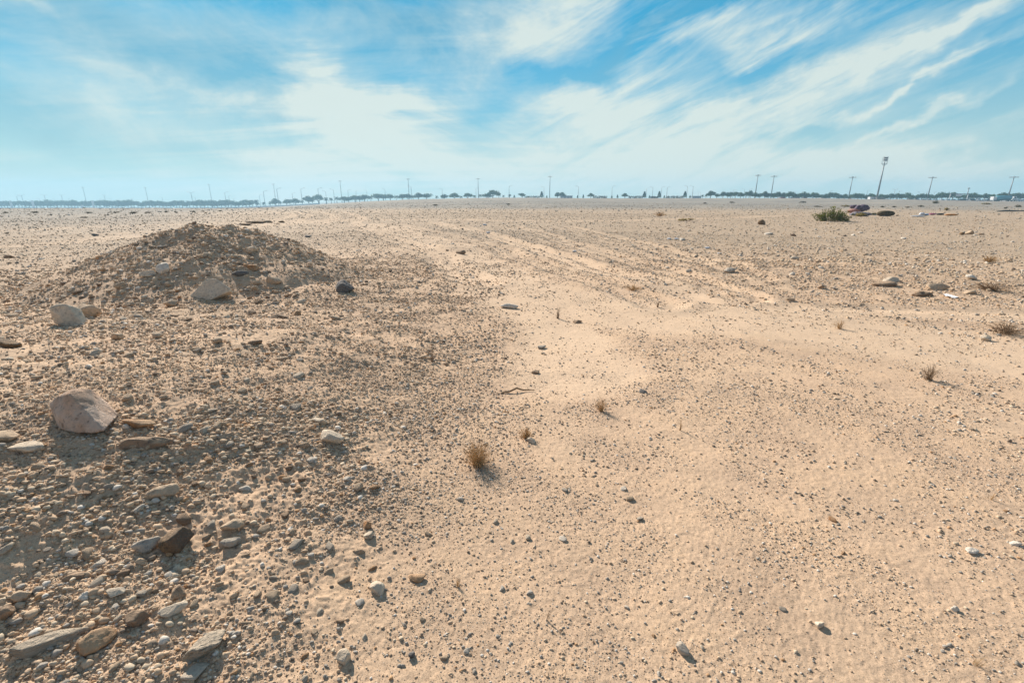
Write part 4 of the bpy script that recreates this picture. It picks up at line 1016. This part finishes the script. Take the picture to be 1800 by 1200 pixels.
for u in cl + cu:
    D = 520 if u < 900 else 338; 
    if u < 900: D = wall_D(u) - 7
    key = [('white', 0), ('white', 1), ('white', 1), ('silver', 0), ('dark', 1), ('white', 0), ('red', 0)][r3.integers(7) if u > 900 else 0]
    j = int(np.argmin([abs(u - m) for m in MAST_U])); side = 'right' if u > MAST_U[j] else 'left'
    o = set_first(flag, cp[key], P_at(u, D), r3.choice([0, math.pi]) + r3.uniform(-.5, .5), ((1.1, 1.1, 1.1) if u > 900 else (1.3, 1.3, 1.3)))
    q = (key, j, side); kk[q] = kk.get(q, 0) + 1
    tag(o, f"{key[0]} {'off road car' if key[1] else 'saloon car'} parked {side} of the {ordn[j]} tall mast, {ordn[kk[q]-1]} from the left there", 'car', 'cars parked along the far road')
for key in cp:   # colours not drawn by chance are removed
    if cp[key].name not in flag:
        for ch in list(KIDS.get(cp[key].name, [])):
            for g in KIDS.get(ch.name, []): bpy.data.objects.remove(g)
            bpy.data.objects.remove(ch)
        bpy.data.objects.remove(cp[key])

# --- tanker truck, cabin, gantry, canopy, white boundary wall with piers
M['tank'] = simple('blue_tank_paint', (.10, .34, .42), .4, .15, .4); M['whitep'] = simple('white_plaster', (.74, .75, .76), .7, .06, .5); M['cream'] if 'cream' in M else None
p = P_at(1763, 335); tr = empty('tanker_truck', p); tag(tr, 'blue tanker truck with a pale cab parked at the far right', 'truck')
a = MB(); a.tube([(-5.6, 0, 2.4), (-5.3, 0, 2.4), (4.4, 0, 2.4), (4.7, 0, 2.4)], [.8, 1.45, 1.45, .8], 18); a.build('tank', M['tank'], tr, True)
a = MB(); a.box(-5.8, 8.2, -.9, .9, .75, 1.0); a.build('chassis', M['tyre'], tr)
a = MB(); a.box(5.6, 7.9, -1.2, 1.2, 1.01, 2.2); a.add([(5.6, -1.2, 2.2), (7.9, -1.2, 2.2), (7.4, -1.1, 3.3), (5.6, -1.1, 3.3), (5.6, 1.2, 2.2), (7.9, 1.2, 2.2), (7.4, 1.1, 3.3), (5.6, 1.1, 3.3)], [(0, 1, 2, 3), (7, 6, 5, 4), (1, 5, 6, 2), (3, 2, 6, 7), (0, 3, 7, 4)]); a.build('cab', M['whitep'], tr)
a = MB(); a.box(-8.3, -6.0, -1.2, 1.2, 1.0, 3.2); a.build('rear_cabinet', M['whitep'], tr)
a = MB(); a.box(6.0, 7.2, -1.24, -1.21, 2.25, 3.0); a.build('window', M['glass'], tr)
for x in (-5, -3.8, 4.6, 6.8):
    for y in (-.95, .95): a = MB(); a.tube([(x, y - .16, .5), (x, y + .16, .5)], .5, 12); a.build('wheel', M['tyre'], tr)
p = P_at(1531, 325); cb_ = empty('site_cabin', p); tag(cb_, 'small cream site cabin at the foot of the floodlight mast', 'cabin')
a = MB(); a.box(-1.9, 1.9, -1.2, 1.2, -.3, 3.0); a.build('wall', M['whitep'], cb_); a = MB(); a.box(-2.05, 2.05, -1.35, 1.35, 3.01, 3.2); a.build('roof', M['steel'], cb_)
a = MB(); a.box(-.5, .4, -1.24, -1.21, 0, 2.0); a.build('door', M['steel'], cb_); a = MB(); a.box(.8, 1.5, -1.24, -1.21, 1.1, 1.9); a.build('window', M['glass'], cb_)
p = P_at(1545, 322); g_ = empty('generator_unit', p); tag(g_, 'dark grey generator trailer right of the site cabin', 'generator')
a = MB(); a.box(-2.6, 2.6, -1.1, 1.1, .6, 2.5); a.build('housing', M['floodb'], g_); a = MB(); a.tube([(1.8, 0, 2.4), (1.8, 0, 3.1)], .12, 7); a.build('exhaust_pipe', M['steel'], g_)
for x in (-1.2, 1.2):
    for y in (-1.15, 1.15): a = MB(); a.tube([(x, y - .1, .45), (x, y + .1, .45)], .4, 10); a.build('wheel', M['tyre'], g_)
p = P_at(1683, 345); gn = empty('road_gantry', p); tag(gn, 'grey road sign gantry spanning the far road', 'gantry'); W = 6.2
for x in (-W, W): a = MB(); a.tube([(x, 0, -.4), (x, 0, 4.9)], .26, 8); a.build('post', M['whitep'], gn)
a = MB(); a.box(-W - .3, W + .3, -.2, .2, 4.9, 5.3); a.build('beam', M['steel'], gn)
a = MB(); a.add([(-2.2, -.3, 3.4), (1.2, -.3, 3.4), (2.0, -.3, 4.8), (-2.8, -.3, 4.8), (-2.2, -.24, 3.4), (1.2, -.24, 3.4), (2.0, -.24, 4.8), (-2.8, -.24, 4.8)], [(0, 1, 2, 3), (7, 6, 5, 4), (0, 4, 5, 1), (1, 5, 6, 2), (2, 6, 7, 3), (3, 7, 4, 0)]); a.build('sign_panel', M['whitep'], gn)
# low pale wall along the left road, in panels with piers
p0 = P_at(-20, WD0); p1 = P_at(560, WD1)
wl = empty('boundary_wall', (0, 0, 0)); tag(wl, 'long low pale wall below the left treeline', 'wall'); a = MB()
n = 60
for i in range(n):
    t0, t1 = i / n, (i + .93) / n; x0 = p0[0] + (p1[0] - p0[0]) * t0; x1 = p0[0] + (p1[0] - p0[0]) * t1; y = p0[1] + (p1[1] - p0[1]) * t0
    z = float(H(np.array([x0]), np.array([y]))[0]); a.box(x0, x1, y, y + .3, z - .5, z + 2.0)
a.build('wall_panels', M['whitep'], wl)
for i, (u, hp) in enumerate([(17.5, 14), (56, 14), (162, 14), (142, 7)]):
    p = P_at(u, wall_D(u) - 3); k = wall_D(u) * CP / F; r_ = empty('gate_pillar', p); h = hp * k
    a = MB(); a.box(-1., 1., -1., 1., -.5, h - 1.3); a.box(-1.3, 1.3, -1.3, 1.3, h - 1.3, h - 1.1); a.build('shaft', M['whitep'], r_)
    a = MB(); a.tube([(0, 0, h - 1.1), (0, 0, h - .6), (0, 0, h)], [.6, .85, .2], 8); a.build('lantern', M['floodb'], r_)
    tag(r_, ['white pillar with dark lantern nearest the left edge', 'white pillar with dark lantern between the second and third street lamps', 'white pillar with dark lantern right of the first mast', 'short white pillar left of the first mast'][i], 'pillar', 'white pillars below the left treeline')
# low flat buildings beyond the bank in the centre
M['bluegrey'] = simple('blue_grey_cladding', (.30, .36, .40), .6, .05, .3)
for u0, u1, hp, lb in ((985, 1006, 4.5, 'low blue grey shed right of the paired trees in the centre'), (1217, 1232, 5, 'small blue grey shed right of the last conical tree')):
    D = 480; a0 = P_at(u0, D); a1 = P_at(u1, D); k = D * CP / F; b_ = empty('warehouse', a0); W = a1[0] - a0[0]; h = hp * k
    a = MB(); a.box(0, W, 0, 8, -.5, h); a.build('wall', M['bluegrey'], b_); a = MB(); a.box(-.3, W + .3, -.3, 8.3, h + .01, h + .3); a.build('roof', M['steel'], b_)
    for i in range(3): a = MB(); a.box(W * (.15 + .28 * i), W * (.30 + .28 * i), -.04, -.01, .2, h * .6); a.build('door', M['whitep'], b_)
    tag(b_, lb, 'shed')
print('far', time.time() - T0)

# ------------------------------------------------------------------ haze
HAZE = True
if HAZE:
    mb = MB(); mb.box(-1400, 1400, -1400, 1400, -22, 46)
    m, nt, b = new_mat('haze_air'); nt.nodes.remove(b)
    vol = N(nt, 'ShaderNodeVolumePrincipled'); vol.inputs['Color'].default_value = (.40, .68, .90, 1); vol.inputs['Density'].default_value = .00055; vol.inputs['Anisotropy'].default_value = .2
    nt.links.new(vol.outputs[0], nt.nodes['Material Output'].inputs['Volume'])
    o = mb.build('haze', m); tag(o, 'thin bluish haze over the far treeline', 'haze', kind='stuff')

# ------------------------------------------------------------------ sky
w = bpy.data.worlds.new('World'); bpy.context.scene.world = w; w.use_nodes = True; nt = w.node_tree
bg = nt.nodes['Background']; bg.inputs['Strength'].default_value = .10
sky = N(nt, 'ShaderNodeTexSky', _sky_type='NISHITA', _sun_disc=False, _sun_elevation=SUN_EL, _sun_rotation=SUN_AZ, _air_density=1.0, _dust_density=.2, _ozone_density=2.0)
tc = N(nt, 'ShaderNodeTexCoord'); DIR = tc.outputs['Generated']
sx = N(nt, 'ShaderNodeSeparateXYZ'); nt.links.new(DIR, sx.inputs[0])
el = sx.outputs['Z']
zz = math_n(nt, 'ADD', math_n(nt, 'MAXIMUM', el, 0.0), .10)
cu_ = N(nt, 'ShaderNodeCombineXYZ'); nt.links.new(math_n(nt, 'DIVIDE', sx.outputs['X'], zz), cu_.inputs[0]); nt.links.new(math_n(nt, 'DIVIDE', sx.outputs['Y'], zz), cu_.inputs[1])
PL = cu_.outputs[0]
def pdir(u, v):
    a = (u - 900) / F; b = (v - 600) / F; d = Vector((a, CP - b * SP, -SP - b * CP)); return d.normalized()
def blob(u, v, ru, rv, rot=0.0, soft=1.0):
    """soft elliptical patch of the sky dome round the direction seen at photo pixel u,v; radii in photo px"""
    d = pdir(u, v); rt = Vector((d.y, -d.x, 0)).normalized(); up = rt.cross(d)
    c, s = math.cos(R_(rot)), math.sin(R_(rot)); e1 = rt * c + up * s; e2 = up * c - rt * s
    k = F / math.sqrt(1 + ((u - 900) / F) ** 2 + ((v - 600) / F) ** 2) ** -1 if False else F * math.sqrt(1 + ((u - 900) / F) ** 2 + ((v - 600) / F) ** 2)
    outs = []
    for e, r_ in ((e1, ru / k), (e2, rv / k)):
        n = N(nt, 'ShaderNodeVectorMath', _operation='DOT_PRODUCT'); nt.links.new(WD, n.inputs[0]); n.inputs[1].default_value = e / r_
        outs.append(math_n(nt, 'POWER', math_n(nt, 'SUBTRACT', n.outputs['Value'], d.dot(e) / r_), 2.0))
    q = math_n(nt, 'ADD', *outs); front = N(nt, 'ShaderNodeVectorMath', _operation='DOT_PRODUCT'); nt.links.new(WD, front.inputs[0]); front.inputs[1].default_value = d
    g = math_n(nt, 'POWER', 2.718, math_n(nt, 'MULTIPLY', q, -1.0 * soft))
    return math_n(nt, 'MULTIPLY', g, math_n(nt, 'GREATER_THAN', front.outputs['Value'], 0.0))
# warped direction so that cloud edges fray
wn = N(nt, 'ShaderNodeTexNoise', Scale=5.0, Detail=5.0, Roughness=.55); nt.links.new(DIR, wn.inputs['Vector'])
ws = N(nt, 'ShaderNodeVectorMath', _operation='SUBTRACT'); nt.links.new(wn.outputs['Color'], ws.inputs[0]); ws.inputs[1].default_value = (.5, .5, .5)
wm = N(nt, 'ShaderNodeVectorMath', _operation='SCALE'); nt.links.new(ws.outputs[0], wm.inputs[0]); wm.inputs['Scale'].default_value = .22
wa = N(nt, 'ShaderNodeVectorMath', _operation='ADD'); nt.links.new(DIR, wa.inputs[0]); nt.links.new(wm.outputs[0], wa.inputs[1]); WD = wa.outputs[0]
def streak(rot, scale, det, stretch, seed, ro=.6, dist=.5):
    mp = N(nt, 'ShaderNodeMapping'); nt.links.new(PL, mp.inputs['Vector']); mp.inputs['Rotation'].default_value = (0, 0, R_(rot)); mp.inputs['Scale'].default_value = (1.0, stretch, 1); mp.inputs['Location'].default_value = (seed, seed * 1.7, 0)
    n = N(nt, 'ShaderNodeTexNoise', Scale=scale, Detail=det, Roughness=ro, Distortion=dist); nt.links.new(mp.outputs[0], n.inputs['Vector']); return n.outputs['Fac']
azn = math_n(nt, 'ARCTAN2', sx.outputs['X'], sx.outputs['Y']); eln = math_n(nt, 'ARCSINE', el)
ac = N(nt, 'ShaderNodeCombineXYZ'); nt.links.new(azn, ac.inputs[0]); nt.links.new(eln, ac.inputs[1])
def astreak(rot, scale, stretch, seed, det=12.0, ro=.68, dist=.7):
    mr = N(nt, 'ShaderNodeMapping'); nt.links.new(ac.outputs[0], mr.inputs['Vector']); mr.inputs['Rotation'].default_value = (0, 0, R_(-rot))
    mp = N(nt, 'ShaderNodeMapping'); nt.links.new(mr.outputs[0], mp.inputs['Vector']); mp.inputs['Scale'].default_value = (1.0, stretch, 1); mp.inputs['Location'].default_value = (seed, seed * 1.7, 0)
    n = N(nt, 'ShaderNodeTexNoise', Scale=scale, Detail=det, Roughness=ro, Distortion=dist); nt.links.new(mp.outputs[0], n.inputs['Vector']); return n.outputs['Fac']
a1 = astreak(24, 1.9, 5.5, 2.3); a2 = astreak(20, 5.0, 6.0, 7.7, dist=.5); a3 = astreak(-8, 2.6, 2.6, 4.4)
s1 = streak(30, .55, 8.0, 3.2, 3.1); s2 = streak(30, 1.6, 8.0, 4.5, 8.2, .65); soft_n = streak(0, .35, 6.0, 1.4, 5.5)
def acc(L):
    t = None
    for (wgt, *a) in L:
        x = math_n(nt, 'MULTIPLY', blob(*a), wgt); t = x if t is None else math_n(nt, 'ADD', t, x)
    return t
cover = acc([  # bright cream cirrus: weight, u, v, ru, rv, rot
    (.85, 590, 165, 85, 55, -35), (.55, 720, 195, 120, 35, 0), (.95, 1040, 195, 120, 38, 2), (1.0, 950, 45, 190, 62, 22), (.5, 560, 190, 170, 90, -20), (.85, 1380, 150, 190, 38, 18), (.7, 1180, 100, 190, 30, 20),
    (.6, 1250, 235, 260, 34, 8), (.75, 1600, 215, 120, 10, 17), (.5, 1560, 165, 120, 8, 14), (.7, 1730, 35, 110, 22, 28), (.65, 1400, 40, 170, 22, 22), (.5, 1700, 115, 150, 12, 14), (.45, 1600, 75, 120, 16, 18),
    (.8, 1500, 300, 150, 28, -3), (.6, 1250, 290, 220, 36, 0), (.6, 950, 270, 300, 50, 0), (.45, 560, 270, 260, 40, -6), (.35, 300, 150, 200, 20, -8), (.3, 230, 190, 160, 30, -6), (.3, 60, 40, 80, 14, -20), (.4, 1690, 300, 120, 14, 0), (.6, 1000, 330, 700, 34, 0)])
gaps = acc([(.5, 860, 185, 60, 24, 0), (.55, 1060, 130, 150, 14, -3), (.7, 1270, 20, 110, 22, 25), (.5, 1310, 112, 60, 14, 10), (.4, 720, 160, 50, 22, -20), (.5, 1400, 225, 90, 12, 4), (.4, 1760, 200, 120, 60, 0)])
grey = acc([(.8, 330, 110, 420, 70, -8), (.6, 700, 60, 220, 60, 0), (.4, 820, 10, 240, 40, 0), (.5, 120, 230, 300, 40, 0), (.45, 1150, 75, 160, 24, 20), (.3, 1550, 60, 260, 40, 15)])
rightw = ramp(nt, math_n(nt, 'ADD', math_n(nt, 'MULTIPLY', azn, .5), .5), [(.45, (0, 0, 0)), (.62, (1, 1, 1))]).outputs[0]
tr_ = math_n(nt, 'ADD', math_n(nt, 'MULTIPLY', a1, 1.2), math_n(nt, 'MULTIPLY', a2, .8)); tl_ = math_n(nt, 'ADD', math_n(nt, 'MULTIPLY', a3, 1.2), math_n(nt, 'MULTIPLY', s1, .8))
tex = math_n(nt, 'ADD', math_n(nt, 'MULTIPLY', tr_, rightw), math_n(nt, 'MULTIPLY', tl_, math_n(nt, 'SUBTRACT', 1.0, rightw)))       # about 1.0 mean
tex = math_n(nt, 'ADD', tex, -.62)
dens = math_n(nt, 'SUBTRACT', math_n(nt, 'MULTIPLY', cover, math_n(nt, 'ADD', math_n(nt, 'MULTIPLY', tex, 1.75), .22)), math_n(nt, 'MULTIPLY', gaps, .55))
amb = math_n(nt, 'MULTIPLY', math_n(nt, 'SUBTRACT', tex, .31), 1.1)
dens = math_n(nt, 'ADD', dens, amb)
dr = ramp(nt, dens, [(.04, (0, 0, 0)), (.45, (.38, .38, .38)), (.95, (1, 1, 1))])
gr = ramp(nt, math_n(nt, 'MULTIPLY', grey, math_n(nt, 'ADD', soft_n, .35)), [(.05, (0, 0, 0)), (.9, (1, 1, 1))])
GAIN = 10.0
tint = mix_c(nt, 1.0, sky.outputs[0], (.12, .85, .95), 'MULTIPLY')
tint = mix_c(nt, .8, tint, (.0 * GAIN, .225 * GAIN, .41 * GAIN))
hz = ramp(nt, el, [(.0, (1, 1, 1)), (.10, (.62, .62, .62)), (.20, (.20, .20, .20)), (.30, (0, 0, 0))])
hcol = mix_c(nt, math_n(nt, 'MULTIPLY', hz.outputs[0], .92), tint, (.40 * GAIN, .50 * GAIN, .445 * GAIN))
c_grey = mix_c(nt, math_n(nt, 'MULTIPLY', gr.outputs[0], .7), hcol, (.15 * GAIN, .285 * GAIN, .35 * GAIN))
c_all = mix_c(nt, math_n(nt, 'MULTIPLY', dr.outputs[0], .86), c_grey, (.52 * GAIN, .56 * GAIN, .51 * GAIN))
# added grey sky overhead and behind, out of view, to neutralise shadow colour
fill_sky = math_n(nt, 'MAXIMUM', ramp(nt, el, [(.42, (0, 0, 0)), (.6, (1, 1, 1))]).outputs[0], ramp(nt, math_n(nt, 'MULTIPLY', sx.outputs['Y'], -1.0), [(.0, (0, 0, 0)), (.4, (1, 1, 1))]).outputs[0])
c_all = mix_c(nt, math_n(nt, 'MULTIPLY', fill_sky, .9), c_all, (.13 * GAIN, .16 * GAIN, .21 * GAIN))
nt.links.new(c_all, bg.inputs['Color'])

# ------------------------------------------------------------------ sun, camera
S = Vector((math.sin(SUN_AZ) * math.cos(SUN_EL), math.cos(SUN_AZ) * math.cos(SUN_EL), math.sin(SUN_EL)))
sd = bpy.data.lights.new('Sun', 'SUN'); sd.energy = 5.0; sd.angle = R_(.55); sd.color = (1.0, .895, .775)
so = bpy.data.objects.new('Sun', sd); C.objects.link(so); so.rotation_euler = S.to_track_quat('Z', 'Y').to_euler(); so.location = (0, 0, 60)
cd = bpy.data.cameras.new('Camera'); co = bpy.data.objects.new('Camera', cd); C.objects.link(co)
cd.sensor_width = 36; cd.lens = F / 1800 * 36; cd.clip_start = .05; cd.clip_end = 8000
co.location = (0, 0, CAMZ); co.rotation_euler = (R_(90) - PITCH, 0, 0)
sc = bpy.context.scene; sc.camera = co
sc.view_settings.view_transform = 'Standard'; sc.view_settings.look = 'None'; sc.view_settings.exposure = .61; sc.view_settings.gamma = 1
sc.cycles.use_denoising = True; sc.cycles.volume_bounces = 1; sc.cycles.max_bounces = 6; sc.cycles.volume_step_rate = 4
print('done', time.time() - T0)
